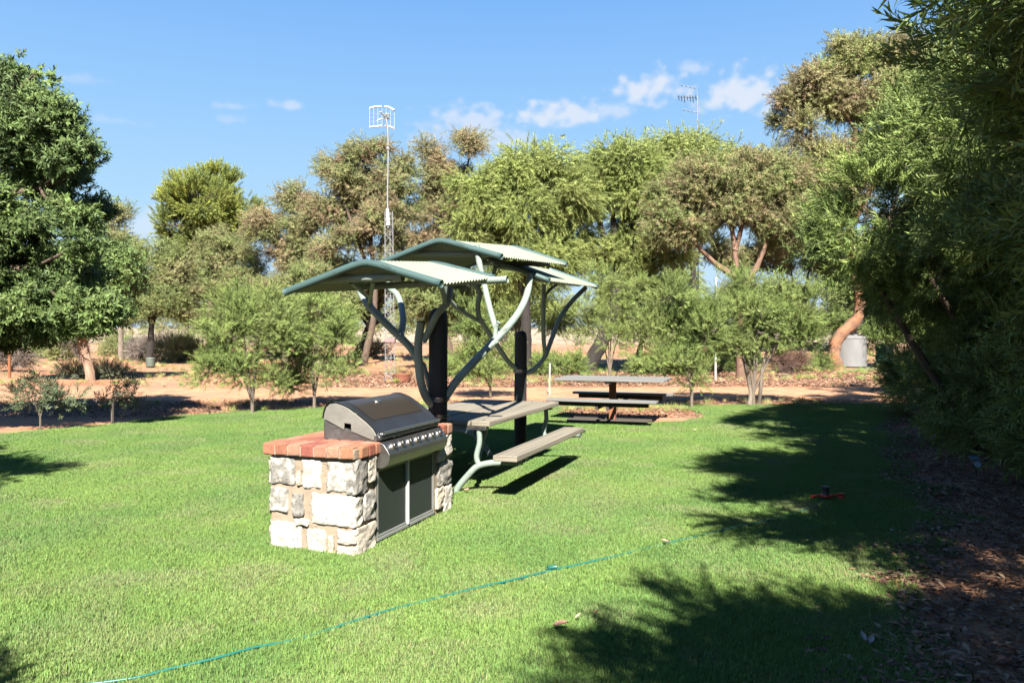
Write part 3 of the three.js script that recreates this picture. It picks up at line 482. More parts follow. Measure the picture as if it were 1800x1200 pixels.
  const brick = (x, z, w, d, k, y = 0.755, h = 0.088) => { const g = boxUV(new RoundedBoxGeometry(w, h, d, 2, 0.012), 3, k * 0.31), p = g.attributes.position; for (let i = 0; i < p.count; i++) p.setXYZ(i, p.getX(i) + 0.004 * noise3(p.getY(i) * 20, p.getZ(i) * 14, k * 5), p.getY(i) + 0.004 * noise3(p.getX(i) * 16, p.getZ(i) * 16, k), p.getZ(i) + 0.005 * noise3(p.getX(i) * 18, p.getY(i) * 18, k + 3)); g.computeVertexNormals(); g.translate(x, y, z); part('brick', g, brickM[k % brickM.length], t); };
  const bw = 0.114, left = -W - 0.035;
  [1, 0, 2, 3, 4, 5, 6].forEach((k, i) => brick(left + bw * (i + 0.5), 0.035 - 0.115, bw - 0.007, 0.222, k));
  for (let i = 0; i < 7; i++) brick(left + bw * (i + 0.5), 0.035 - 0.115 - 0.231, bw - 0.007, 0.222, (i * 5 + 2) % 9, 0.752);
  brick(0.0, -0.20, 0.07, 0.1, 7, 0.752); brick(0.0, -0.29, 0.07, 0.07, 8, 0.752); brick(0.005, -0.095, 0.062, 0.1, 6, 0.752); 
  for (let i = 0; i < 3; i++) for (let j = 0; j < 7; j++) brick(left + bw * (j + 0.5) + (j === 6 ? 0.02 : 0), -1.395 - 0.107 * i, bw - 0.009, 0.1, (i * 4 + j * 3 + 3) % 9, 0.752);
  for (let i = 0; i < 9; i++) brick(left + 0.111, -0.365 - bw * (i + 0.5), 0.215, bw - 0.009, (i * 7 + 1) % 9, 0.752);
  part('mortar', core(-W - 0.028, 0.016, 0.706, 0.786, -D + 0.006, -1.35), M.mortar, t); part('mortar', core(-W - 0.026, 0.014, 0.706, 0.786, -0.308, 0.025), M.mortar, t);
  // cabinet: frame, two dark doors, pale stile between them
  const bx = (name, x0, x1, y0, y1, z0, z1, m, parent = t, r = 0.004) => { const g = boxUV(rbox(x1 - x0, y1 - y0, z1 - z0, r), 2); g.translate((x0 + x1) / 2, (y0 + y1) / 2, (z0 + z1) / 2); return part(name, g, m, parent); };
  bx('cabinet_box', -0.56, -0.05, 0.03, 0.60, -1.338, -0.316, M.black);
  bx('door_jamb', -0.05, -0.004, 0.03, 0.615, -0.337, -0.312, M.timber); bx('door_jamb', -0.05, -0.004, 0.03, 0.615, -1.342, -1.317, M.timber);
  bx('door_rail', -0.05, -0.002, 0.025, 0.05, -1.316, -0.338, M.aluminium); bx('door_rail', -0.05, -0.01, 0.585, 0.612, -1.316, -0.338, M.steelDark);
  for (const [z0, z1] of [[-0.818, -0.342], [-1.312, -0.842]]) {
    const d = bx('door', -0.046, -0.012, 0.06, 0.578, z0, z1, M.door);
    bx('door_frame', -0.044, -0.006, 0.054, 0.072, z0, z1, M.aluminium, d, 0.002); bx('door_frame', -0.044, -0.006, 0.562, 0.58, z0, z1, M.aluminium, d, 0.002);
    bx('door_frame', -0.043, -0.007, 0.073, 0.561, z0, z0 + 0.016, M.aluminium, d, 0.002); bx('door_frame', -0.043, -0.007, 0.073, 0.561, z1 - 0.016, z1, M.aluminium, d, 0.002);
  }
  bx('door_stile', -0.04, 0.008, 0.05, 0.584, -0.841, -0.819, M.whitePaint);
}
{ // the hooded barbecue let into the bench
  const t = thing('hooded_barbecue', 'stainless steel gas barbecue with closed curved hood set into the stone bench', 'barbecue', V(0, 0.79, 0).add(BBQ), TURN);
  const Z0 = -0.315, Z1 = -1.345, y = -0.79;
  const shape = (pts) => { const s = new THREE.Shape(); pts.forEach(([a, b], i) => (i ? s.lineTo(a, b) : s.moveTo(a, b))); s.closePath(); return s; };
  const ext = (pts, z0, z1, bevel = 0.003) => { const g = new THREE.ExtrudeGeometry(shape(pts), { depth: Math.abs(z1 - z0) - 2 * bevel, bevelEnabled: bevel > 0, bevelSize: bevel, bevelThickness: bevel, bevelSegments: 1 }); g.translate(0, y, Math.min(z0, z1) + bevel); return g; };
  const arc = [[-0.470, 0.955], [-0.462, 1.0], [-0.445, 1.045], [-0.412, 1.072], [-0.364, 1.078], [-0.305, 1.064], [-0.247, 1.040], [-0.167, 0.990], [-0.087, 0.936], [-0.035, 0.891], [-0.005, 0.848], [0.0, 0.805]];
  part('fire_box', ext([[-0.475, 0.796], [-0.475, 0.94], [-0.30, 0.885], [-0.012, 0.815], [-0.012, 0.796]], Z0 - 0.012, Z1 + 0.012), M.steelDark, t);
  const cheek = [...arc, [-0.04, 0.812], [-0.22, 0.868], [-0.222, 0.925], [-0.285, 0.93], [-0.288, 0.88], [-0.44, 0.945]];
  const lid = new THREE.Group(); lid.name = 'hood'; t.add(lid);
  for (const [a, b] of [[Z0, Z0 - 0.01], [Z1, Z1 + 0.01]]) part('hood_cheek', ext(cheek, a, b, 0.0015), M.steelMatte, lid);
  { // curved hood sheet, with rolled edges beside the window
    const c = new THREE.CatmullRomCurve3(arc.map(([a, b]) => V(a, b + y, 0))), n = 40, pos = [], uv = [], idx = []; const zs = [Z0 + 0.004, Z0 - 0.03, Z0 - 0.036, Z1 + 0.036, Z1 + 0.03, Z1 - 0.004];
    for (let i = 0; i <= n; i++) { const p = c.getPoint(i / n), tg = c.getTangent(i / n), nr = V(-tg.y, tg.x, 0); zs.forEach((z, j) => { const h = j === 1 || j === 4 || j === 0 || j === 5 ? 0.012 : 0.004; pos.push(p.x + nr.x * h, p.y + nr.y * h, z); uv.push(i / n * 0.8, z); if (i && j) { const b = i * 6 + j; idx.push(b - 7, b, b - 1, b - 7, b - 6, b); } }); }
    const g = new THREE.BufferGeometry(); g.setAttribute('position', new THREE.Float32BufferAttribute(pos, 3)); g.setAttribute('uv', new THREE.Float32BufferAttribute(uv, 2)); g.setIndex(idx); const gg = g.toNonIndexed(); gg.computeVertexNormals(); const m = mergeVertices(gg.deleteAttribute('normal')); m.computeVertexNormals(); part('hood_sheet', m, M.steel, lid);
    const pane = [], pi = []; const q0 = 0.36, q1 = 0.72; for (let i = 0; i <= 14; i++) { const s = lerp(q0, q1, i / 14), p = c.getPoint(s), tg = c.getTangent(s), nr = V(-tg.y, tg.x, 0); for (const z of [Z0 - 0.11, Z1 + 0.09]) pane.push(p.x + nr.x * 0.0075, p.y + nr.y * 0.0075, z); if (i) { const b = i * 2; pi.push(b - 2, b + 1, b, b - 2, b - 1, b + 1); } }
    const wg = new THREE.BufferGeometry(); wg.setAttribute('position', new THREE.Float32BufferAttribute(pane, 3)); wg.setIndex(pi); wg.computeVertexNormals(); part('hood_window', wg, M.hoodGlass, lid, 'smoky brown window in the hood');
    const p = c.getPoint(0.5), tg = c.getTangent(0.5), nr = V(-tg.y, tg.x, 0), g0 = V(p.x, p.y, -0.80).addScaledVector(nr, 0.006); part('thermometer', cyl(g0, g0.clone().addScaledVector(nr, 0.014), 0.032, 20), M.chrome, lid);
  }
  part('handle', cyl(V(0.045, 0.86 + y, Z0 - 0.02), V(0.045, 0.86 + y, Z1 + 0.02), 0.013), M.chrome, lid);
  for (const z of [Z0 - 0.07, Z1 + 0.07]) part('handle_bracket', cyl(V(0, 0.85 + y, z), V(0.045, 0.86 + y, z), 0.009), M.chrome, lid);
  part('hood_lip', ext([[-0.02, 0.808], [-0.02, 0.842], [0.018, 0.84], [0.03, 0.83], [0.028, 0.81]], Z0, Z1, 0.002), M.steel, lid);
  part('control_panel', ext([[-0.03, 0.595], [-0.03, 0.790], [0.035, 0.788], [0.062, 0.776], [0.098, 0.728], [0.112, 0.702], [0.114, 0.67], [0.104, 0.638], [0.078, 0.61], [0.04, 0.597]], Z0 + 0.002, Z1 - 0.002, 0.002), M.steelBright, t);
  for (let i = 0; i < 7; i++) { const z = lerp(Z0 - 0.11, Z1 + 0.11, i / 6), a = V(0.08, 0.752 + y, z), n = V(0.8, 0.6, 0); const k = part('knob', cyl(a, a.clone().addScaledVector(n, 0.026), 0.031, 16), M.chrome, t); part('knob_grip', cyl(a.clone().addScaledVector(n, 0.026), a.clone().addScaledVector(n, 0.042), 0.016, 10), M.steelDark, k); }
}

// ------------------------------------------------------------------ the picnic table under the shelter
{
  const near = P(861, 740, 7.92), o = V(near.x, 0, near.z), t = thing('picnic_table', 'weathered timber picnic table on pale green pipe legs under the shelter', 'picnic table', o, TURN);   // origin: below the near right corner; x across, -z along
  const L = 2.37, Wd = 1.26, n = 6, pw = Wd / n, hy = 0.735;
  for (let i = 0; i < n; i++) { const g = plank(pw - 0.016, 0.05, L + (i % 2 ? 0.012 : -0.01), i + 1); g.translate(-pw * (i + 0.5), hy - 0.025 + 0.003 * Math.sin(i * 2.3), -L / 2 + (i === 3 ? 0.02 : 0)); const pl = part('table_plank', g, M.timber, t); for (const z of [-0.1, -L + 0.16]) part('bolt', new THREE.CylinderGeometry(0.011, 0.012, 0.006, 10).translate(-pw * (i + 0.5), hy + 0.003 + 0.003 * Math.sin(i * 2.3), z), M.steelDark, pl); }
  const benchX = [0.29, -Wd - 0.30];
  benchX.forEach((x, k) => { const b = new THREE.Group(); b.name = 'bench'; t.add(b); const g = plank(0.245, 0.055, L + 0.02, 8 + k); g.translate(x, 0.435, -L / 2 + 0.34 - k * 0.12); part('bench_plank', g, M.timber, b); });
  for (const z of [-0.03, -L + 0.16]) {
    const f = new THREE.Group(); f.name = 'leg_frame'; t.add(f); const mid = -Wd / 2, r = 0.034;
    for (const s of [1, -1]) {
      const X = (x) => mid + s * (x - mid);
      part('leg', tube([V(X(-0.43), -0.08, z), V(X(-0.36), 0.05, z), V(X(-0.25), 0.18, z), V(X(-0.15), 0.275, z), V(X(-0.05), 0.31, z), V(X(0.12), 0.335, z), V(X(0.33), 0.352, z)], r), M.pipe, f);
      part('strut', tube([V(X(-0.13), 0.285, z), V(X(-0.155), 0.37, z + 0.005), V(X(-0.125), 0.52, z), V(X(-0.13), 0.66, z)], r * 0.8), M.pipe, f);
      part('bench_cleat', (() => { const g = boxUV(rbox(0.2, 0.03, 0.07, 0.004), 2); g.translate(X(0.28), 0.393, z); return g; })(), M.steelDark, f);
    }
    part('cross_bearer', (() => { const g = boxUV(rbox(Wd - 0.1, 0.035, 0.07, 0.004), 2); g.translate(mid, hy - 0.07, z); return g; })(), M.steelDark, f);
  }
  for (const x of [-0.22, -0.9]) part('brace', tube([V(x, 0.66, -0.5), V(x, 0.5, -0.35), V(x, 0.33, -0.24)], 0.022), M.pipe, t);
}
{ // the far picnic table on one rusty pedestal
  const o = G(1077, 741), t = thing('pedestal_picnic_table', 'grey slatted picnic table with two benches on one rusty pedestal at the lawn edge', 'picnic table', V(o.x, 0, o.z), TURN + 0.03);
  const at = (name, w, h, d, x, y, z, m, s, parent = t) => { const g = plank(d, h, w, s); g.rotateY(Math.PI / 2); g.translate(x, y, z); return part(name, g, m, parent); };
  for (let i = 0; i < 5; i++) at('table_plank', 1.95 + 0.03 * Math.sin(i * 3), 0.045, 0.185, 0.02, 0.775, 0.42 - 0.2 * i, M.timberGrey, i + 20);
  for (const [k, z] of [[0, 0.86], [1, -0.8]]) { const b = new THREE.Group(); b.name = 'bench'; t.add(b); for (let i = 0; i < 2; i++) at('bench_plank', 1.9, 0.04, 0.135, -0.02 + 0.05 * k, 0.45, z + (i - 0.5) * 0.145, M.timberGrey, i + 30 + 3 * k, b); at('bench_bearer', 1.6, 0.075, 0.09, -0.02, 0.39, z, M.timberDark, 40 + k, b); }
  part('pedestal', (() => { const g = boxUV(rbox(0.115, 0.72, 0.115, 0.01), 2); g.translate(0, 0.345, 0); return g; })(), M.rust, t, 'rusty square steel pedestal');
  for (const x of [-0.03, 0.03]) part('bench_arm', (() => { const g = boxUV(rbox(0.05, 0.06, 1.8, 0.006), 2); g.translate(x * 3.2, 0.33, 0.02); return g; })(), M.timberDark, t);
  part('top_bearer', (() => { const g = boxUV(rbox(0.1, 0.05, 0.95, 0.006), 2); g.translate(0, 0.727, 0); return g; })(), M.timberDark, t);
  for (let i = 0; i < 2; i++) at('footing_sleeper', 1.45, 0.07, 0.16, -0.05, 0.02, 0.22 - 0.5 * i, M.timberDark, 50 + i);
}

// ------------------------------------------------------------------ trees and shrubs
const BK = { grey: M.bark([0.15, 0.13, 0.108]), pale: M.bark([0.24, 0.20, 0.165], 0.006), pink: M.bark([0.235, 0.16, 0.118], 0.006), limb: M.bark([0.15, 0.095, 0.068], 0.006), dark: M.bark([0.017, 0.0135, 0.011], 0.02), orange: std({ color: lin(0.20, 0.085, 0.042), roughness: 0.95, map: T.peel, bumpMap: T.barkBump, bumpScale: 0.03 }), brown: M.bark([0.095, 0.07, 0.053]) };
const stem = (pts, ...r) => ({ pts: pts.map((p) => (p.isVector3 ? p : P(...p))), r });
const foot = (x, depth) => { const p = P(x, 600, depth); p.y = 0; return p; };
const down = (p) => p.clone().add(V(0, -0.25, 0));
function backTree(name, label, x, depth, lobes, { top, bark = BK.grey, r0 = 0.17, lean = 0, kind = 'gum', n, clumps, seed, ...rest }) {
  const b = foot(x, depth), ls = lobes.map((l) => lobe(l[0], l[1], l[2], l[3], depth, l[4] ?? 0)), crownBase = ls.reduce((a, l) => a.add(l.c), V()).divideScalar(ls.length);
  const mid = b.clone().lerp(crownBase, 0.5).add(V(lean, 0, 0)), ends = ls.slice(0, 3).map((l) => l.c);
  const stems = [stem([down(b), b.clone().add(V(0, 0.1, 0)), b.clone().lerp(mid, 0.5).add(V(lean * 0.3, 0, 0)), mid, crownBase], r0, r0 * 0.95, r0 * 0.8, r0 * 0.6, r0 * 0.4), ...ends.map((e) => stem([mid, mid.clone().lerp(e, 0.5).add(V(0, -0.2, 0.1)), e], r0 * 0.55, r0 * 0.4, r0 * 0.22))];
  return tree(name, label, 'tree', b, { stems, lobes: ragged(ls, seed + 7), bark, leaf: S[kind], n, clumps, seed, ...rest });
}
const K = {
  gum: { kind: 'gum', clump: 0.46, flat: 0.7, out: 0.5, up: -0.1, wild: 0.8, gap: -0.35, inner: 0.15, scale: 0.85, twigs: 0.02, colors: C.gum },
  pepper: { kind: 'pepper', clump: 0.42, flat: 0.9, out: 0.6, up: -0.5, wild: 0.5, gap: -0.55, inner: 0.35, scale: 1.0, twigs: 0.018, colors: C.pepper },
  pine: { kind: 'pine', clump: 0.45, flat: 0.7, out: 0.7, up: 0.55, wild: 0.5, gap: -0.6, inner: 0.55, scale: 1.1, twigs: 0.02, colors: C.pine },
  brush: { kind: 'brush', clump: 0.14, flat: 0.9, out: 0.55, up: 0.45, wild: 0.6, gap: -0.3, inner: 0.2, scale: 1.0, twigs: 0.007, colors: C.brush },
};
// --- the tree line behind the track
backTree('cypress_tree', 'round-topped bright yellow-green tree rising above its neighbours', 372, 48, [[375, 342, 78, 52], [420, 372, 36, 34], [330, 352, 36, 34], [372, 392, 66, 34], [322, 412, 28, 34, -1], [425, 405, 34, 30], [370, 430, 56, 26], [330, 450, 26, 30]], { ...K.pine, n: 8400, clumps: 230, seed: 101, r0: 0.3, bark: BK.brown });
backTree('gum_tree', 'sparse grey-green gum showing past the edge of the big dark tree', 212, 44, [[200, 392, 24, 34], [225, 440, 22, 26], [195, 450, 30, 40], [215, 500, 32, 36]], { ...K.gum, colors: C.olive, n: 4875, clumps: 80, seed: 102 });
backTree('gum_tree', 'olive gum with a dark straight trunk behind the short bin post', 262, 38, [[232, 492, 44, 46], [298, 470, 36, 40], [282, 438, 24, 24], [262, 530, 60, 40], [318, 528, 34, 44], [225, 545, 32, 30]], { ...K.gum, colors: C.olive, n: 9750, clumps: 150, seed: 103, bark: BK.dark, r0: 0.2, flare: 0.2 });
backTree('gum_tree', 'low olive gum filling the line below the yellow-green tree', 395, 44, [[360, 455, 46, 44], [410, 440, 46, 40], [450, 470, 44, 46], [385, 510, 58, 44], [345, 505, 34, 40], [450, 530, 50, 40]], { ...K.gum, colors: C.olive, n: 11250, clumps: 170, seed: 104 });
backTree('gum_tree', 'brownish gum with a small peak between the yellow-green tree and the mast', 500, 42, [[515, 345, 26, 26], [480, 390, 44, 36], [545, 400, 34, 40], [495, 440, 50, 44], [545, 460, 40, 40], [500, 500, 46, 36]], { ...K.gum, n: 11625, clumps: 170, seed: 105 });
backTree('gum_tree', 'tall reddish-brown gum standing directly behind the lattice mast', 640, 40, [[640, 268, 36, 28], [590, 306, 42, 28], [690, 318, 40, 36], [640, 335, 70, 34], [585, 370, 52, 40], [700, 385, 52, 40], [640, 410, 74, 46], [585, 440, 40, 40], [715, 450, 40, 40]], { ...K.gum, n: 19687, clumps: 300, seed: 106, r0: 0.2, bark: BK.brown, lean: 0.5, gap: -0.3 });
backTree('gum_tree', 'red-tinged gum with a flat tufted top left of the bright green weeping trees', 795, 41, [[828, 262, 44, 24], [778, 285, 34, 26], [800, 310, 46, 26], [760, 350, 40, 44], [815, 370, 34, 50], [755, 420, 40, 44], [790, 460, 36, 36]], { ...K.gum, colors: C.gum.slice(1), n: 12375, clumps: 190, seed: 107, r0: 0.18, bark: BK.brown, lean: -0.5 });
backTree('gum_tree', 'grey-leaved gum with a stout dark trunk beyond the mast', 630, 46, [[600, 490, 46, 36], [660, 500, 44, 36], [715, 520, 40, 40], [620, 535, 44, 26], [760, 520, 40, 40]], { ...K.gum, colors: C.olive, n: 9750, clumps: 140, seed: 108, bark: BK.dark, r0: 0.36 });
backTree('pepper_tree', 'bright green weeping tree right above the shelter roofs', 925, 30, [[950, 300, 56, 36], [900, 318, 52, 40], [850, 352, 44, 44], [900, 385, 66, 50], [965, 370, 56, 56], [845, 415, 40, 44], [905, 450, 60, 40], [985, 435, 46, 44], [1010, 345, 34, 46]], { ...K.pepper, n: 14210, clumps: 250, seed: 109, r0: 0.26, bark: BK.dark });
backTree('pepper_tree', 'bright green weeping tree with leaning dark trunk behind the far table', 1034, 31, [[1075, 300, 52, 40], [1130, 290, 56, 40], [1050, 365, 44, 56], [1115, 360, 60, 60], [1170, 380, 44, 60], [1080, 440, 56, 46], [1150, 455, 52, 44], [1015, 430, 30, 40]], { ...K.pepper, n: 14210, clumps: 250, seed: 110, r0: 0.34, bark: BK.dark, lean: 0.4 });
backTree('pepper_tree', 'fresh green rounded tree top below the television aerial', 1225, 33, [[1230, 262, 62, 38], [1180, 285, 46, 36], [1270, 290, 44, 34], [1225, 310, 60, 36], [1160, 330, 36, 44]], { ...K.pepper, n: 7540, clumps: 150, seed: 111, r0: 0.18, bark: BK.dark });
{ // the gum with bare forking limbs
  const d = 27, b = foot(1302, d), L = ragged([[1195, 345, 46, 36], [1240, 320, 50, 34], [1300, 310, 48, 40], [1350, 330, 36, 50], [1225, 395, 46, 34], [1175, 400, 34, 40], [1385, 395, 30, 44], [1340, 400, 28, 44], [1290, 370, 40, 30]].map((l) => lobe(...l, d)), 119);
  tree('gum_tree', 'reddish gum with pale bare limbs forking above the right-hand shrubs', 'tree', b, { lobes: L, bark: BK.limb, leaf: S.gum, ...K.gum, colors: C.redgum, n: 12750, clumps: 210, seed: 112, stems: [stem([down(b), b, [1300, 560, d], [1296, 500, d], [1292, 440, d], [1282, 380, d], [1264, 335, d]], 0.17, 0.15, 0.13, 0.11, 0.09, 0.07, 0.04), stem([[1294, 486, d], [1262, 466, d], [1225, 432, d], [1195, 408, d]], 0.1, 0.085, 0.065, 0.04), stem([[1292, 440, d], [1304, 400, d], [1318, 350, d]], 0.1, 0.08, 0.05), stem([[1298, 520, d], [1330, 470, d], [1350, 420, d]], 0.12, 0.09, 0.06)] });
}
{ // tall gum at the right, with twisted orange bark at its foot
  const d = 33, b = foot(1472, d), L = ragged([[1430, 128, 44, 34], [1500, 108, 56, 36], [1570, 100, 50, 36], [1625, 125, 46, 46], [1640, 190, 50, 50], [1600, 220, 50, 50], [1412, 178, 40, 28], [1470, 172, 56, 36], [1545, 170, 60, 44], [1400, 225, 34, 26], [1450, 262, 56, 34], [1520, 260, 60, 50], [1395, 290, 30, 24], [1430, 320, 40, 30], [1480, 350, 50, 40], [1400, 372, 34, 34]].map((l) => lobe(...l, d)), 120);
  tree('gum_tree', 'tallest gum at the right, its foot a twisted orange-barked trunk', 'tree', b, { lobes: L, bark: BK.orange, leaf: S.gum, ...K.gum, colors: [[0.20, 0.24, 0.074], [0.23, 0.245, 0.085], [0.235, 0.21, 0.098], [0.225, 0.155, 0.096]], n: 25312, clumps: 360, seed: 113, scale: 1.05, stems: [stem([down(b), b, [1466, 622, d], [1470, 600, d], [1486, 580, d], [1506, 562, d], [1512, 530, d], [1500, 450, d], [1490, 350, d], [1505, 230, d]], 0.3, 0.27, 0.26, 0.25, 0.24, 0.22, 0.2, 0.16, 0.12), stem([[1500, 450, d], [1455, 380, d], [1430, 300, d], [1425, 190, d]], 0.14, 0.12, 0.09, 0.05), stem([[1495, 400, d], [1545, 300, d], [1570, 160, d]], 0.13, 0.1, 0.05)] });
}
backTree('gum_tree', 'thin-crowned gum with several bare stems between the limbed gum and the tallest gum', 1415, 36, [[1385, 430, 34, 40], [1430, 440, 34, 40], [1360, 470, 26, 30], [1465, 470, 30, 40], [1300, 455, 26, 24], [1335, 440, 26, 30], [1262, 440, 24, 26]], { ...K.gum, colors: C.redgum, n: 6200, clumps: 150, seed: 114, r0: 0.1, bark: BK.dark, lean: 0.3 });
backTree('gum_tree', 'dark shaggy tree close behind the orange-barked trunk', 1475, 36, [[1470, 500, 26, 40], [1480, 550, 24, 40], [1510, 500, 40, 34], [1555, 520, 44, 44], [1560, 580, 44, 36], [1610, 560, 40, 50]], { ...K.gum, colors: C.hedge, n: 7875, clumps: 110, seed: 115, bark: BK.dark, gap: -0.9 });
{ // pale-trunked tree behind the big dark one
  const d = 26.5, b = foot(158, d), L = [[150, 520, 50, 50], [95, 500, 60, 50], [185, 480, 34, 44], [60, 545, 50, 40]].map((l) => lobe(...l, d));
  tree('gum_tree', 'pale pinkish leaning trunk with dark green crown beside the left saplings', 'tree', b, { lobes: L, bark: BK.pink, leaf: S.ash, material: M.leafGlossy, ...K.gum, colors: C.ash, n: 7875, clumps: 120, seed: 116, gap: -0.9, scale: 1.9, stems: [stem([down(b), b, [154, 640, d], [147, 616, d], [144, 596, d], [150, 570, d], [140, 520, d]], 0.18, 0.16, 0.14, 0.16, 0.14, 0.1, 0.07), stem([[145, 600, d], [162, 580, d], [180, 520, d]], 0.12, 0.1, 0.06)] });
}
{ // the big dark green tree at the left edge
  const d = 13, b = foot(-190, d), L = ragged([[24, 122, 7, 18], [62, 132, 9, 16], [25, 165, 26, 38], [60, 160, 24, 30], [-30, 190, 60, 50], [40, 230, 70, 50], [100, 215, 26, 30], [-60, 290, 90, 60], [60, 300, 80, 50], [125, 285, 34, 40], [0, 390, 90, 60], [95, 400, 60, 50], [150, 430, 36, 30], [40, 490, 90, 55], [140, 500, 50, 46], [-80, 470, 90, 70], [95, 555, 70, 40], [10, 570, 60, 36], [170, 555, 34, 36], [70, 250, 60, 40], [110, 340, 56, 40], [140, 360, 34, 34], [-160, 300, 110, 90], [-200, 420, 130, 90], [-110, 560, 90, 40]].map((l, i) => lobe(...l, d, (i % 3 - 1) * 0.5)), 121, 2, 0.72, 0.5);
  tree('ash_tree', 'big dense dark green leafy tree at the left edge', 'tree', b, { lobes: L, bark: BK.brown, leaf: S.ash, material: M.leafGlossy, colors: C.ash, n: 42000, clumps: 820, clump: 0.2, flat: 0.7, out: 0.7, up: 0.15, wild: 0.6, gap: -0.22, holes: 1.1, inner: 0.4, scale: 1.0, seed: 117, twigs: 0.012, stems: [stem([down(b), b, [-188, 600, d], [-170, 480, d], [-120, 350, d], [-60, 250, d], [20, 190, d]], 0.2, 0.18, 0.16, 0.14, 0.11, 0.08, 0.04), stem([[-178, 520, d], [-60, 480, d], [60, 470, d]], 0.12, 0.09, 0.05), stem([[-140, 390, d], [-20, 350, d], [70, 330, d]], 0.1, 0.07, 0.04)] });
}
backTree('gum_tree', 'short olive tree low behind the leftmost bottlebrush', 330, 52, [[310, 470, 36, 40], [345, 500, 40, 40], [300, 530, 40, 36], [350, 550, 40, 30]], { ...K.gum, colors: C.olive, n: 6500, clumps: 150, seed: 151 });
backTree('gum_tree', 'greyish low tree between the leftmost bottlebrush and the mast', 560, 36, [[540, 480, 40, 40], [580, 505, 44, 40], [530, 535, 44, 36], [590, 555, 40, 30], [500, 550, 40, 34]], { ...K.gum, colors: C.olive, n: 7750, clumps: 180, seed: 152 });
backTree('gum_tree', 'dim green tree filling the line behind the near post', 770, 34, [[740, 480, 40, 40], [790, 500, 40, 40], [760, 545, 46, 34], [815, 550, 40, 34]], { ...K.gum, colors: C.olive, n: 8200, clumps: 200, seed: 153 });
backTree('pepper_tree', 'low green tree seen under the far roof', 905, 38, [[870, 500, 40, 34], [930, 505, 44, 34], [890, 550, 44, 30], [960, 550, 40, 30]], { ...K.pepper, n: 5600, clumps: 170, seed: 154 });
backTree('pepper_tree', 'low green tree behind the upright bottlebrush', 1120, 40, [[1080, 510, 40, 34], [1140, 510, 44, 40], [1190, 500, 40, 40], [1120, 560, 50, 30], [1190, 560, 40, 30]], { ...K.pepper, n: 6000, clumps: 180, seed: 155 });
backTree('gum_tree', 'sparse olive tree behind the broad bottlebrush', 1330, 44, [[1290, 520, 40, 34], [1350, 530, 40, 34], [1400, 520, 34, 34], [1430, 560, 34, 30], [1310, 565, 40, 26]], { ...K.gum, colors: C.olive, n: 5750, clumps: 140, seed: 156 });
// --- bottlebrush shrubs along the far edge of the lawn
function shrub(x, y, label, lobes, n, seed, { stems: extra = [], r0 = 0.032, name = 'bottlebrush_shrub', group = 'bottlebrush shrubs along the lawn edge', ...rest } = {}) {
  const b = G(x, y), d = -b.z, L = lobes.map((l) => lobe(l[0], l[1], l[2], l[3], d, l[4] ?? 0)), mid = P(x, y - 42, d), r = seeded(seed);
  const fork = L.slice(0, 4).map((l) => stem([b.clone().lerp(mid, 0.5), mid.clone().lerp(l.c, 0.35).add(V((r() - 0.5) * 0.1, 0, 0.05)), l.c], r0 * 0.8, r0 * 0.6, r0 * 0.3));
  return tree(name, label, 'shrub', b, { lobes: ragged(L, seed + 3, 3, 0.6, 0.75), bark: BK.grey, leaf: S.brush, ...K.brush, n: n * 0.72, clumps: Math.round(n / 20), seed, group, stems: [stem([down(b), b, b.clone().lerp(mid, 0.6), mid], r0, r0 * 0.95, r0 * 0.85, r0 * 0.7), ...fork, ...extra], ...rest });
}
shrub(443, 726, 'tall airy bottlebrush shrub left of the barbecue, leftmost along the lawn edge', [[425, 560, 54, 44], [465, 545, 44, 34], [395, 600, 44, 44], [455, 610, 52, 40], [420, 650, 40, 26], [375, 640, 26, 34], [490, 600, 26, 40], [480, 655, 22, 22]], 5600, 201);
shrub(552, 716, 'bottlebrush shrub just behind the barbecue hood with low drooping sides', [[560, 555, 44, 36], [525, 590, 38, 40], [590, 600, 30, 36], [550, 640, 50, 34], [515, 665, 26, 24], [590, 650, 26, 28]], 5000, 202);
shrub(862, 700, 'thin spreading bottlebrush seen between the shelter posts', [[835, 600, 34, 32], [880, 610, 34, 34], [860, 655, 44, 24], [820, 640, 26, 26], [850, 560, 36, 34]], 3600, 203);
shrub(1072, 676, 'upright bottlebrush rising behind the far picnic table', [[1075, 500, 50, 36], [1040, 545, 40, 40], [1105, 550, 40, 40], [1070, 590, 50, 36], [1030, 595, 26, 26], [1120, 610, 26, 26]], 4600, 204);
shrub(1216, 716, 'slim bottlebrush on a thin stem right of the far picnic table', [[1200, 540, 46, 36], [1185, 590, 36, 36], [1225, 590, 34, 44], [1195, 635, 40, 26], [1230, 650, 22, 26], [1160, 560, 26, 32]], 4200, 205);
{ const d = -G(1325, 712).z; shrub(1325, 712, 'broad many-stemmed bottlebrush, rightmost along the lawn edge', [[1340, 510, 60, 34], [1285, 535, 46, 40], [1395, 545, 46, 40], [1330, 570, 66, 40], [1260, 580, 34, 40], [1420, 585, 26, 34], [1310, 620, 50, 30], [1370, 615, 46, 30], [1265, 620, 22, 22]], 7600, 206, { stems: [stem([G(1318, 713), [1320, 690, d], [1312, 650, d], [1300, 600, d]], 0.05, 0.045, 0.04, 0.03), stem([G(1334, 711), [1338, 680, d], [1342, 640, d], [1360, 590, d]], 0.045, 0.04, 0.035, 0.02)] }); }
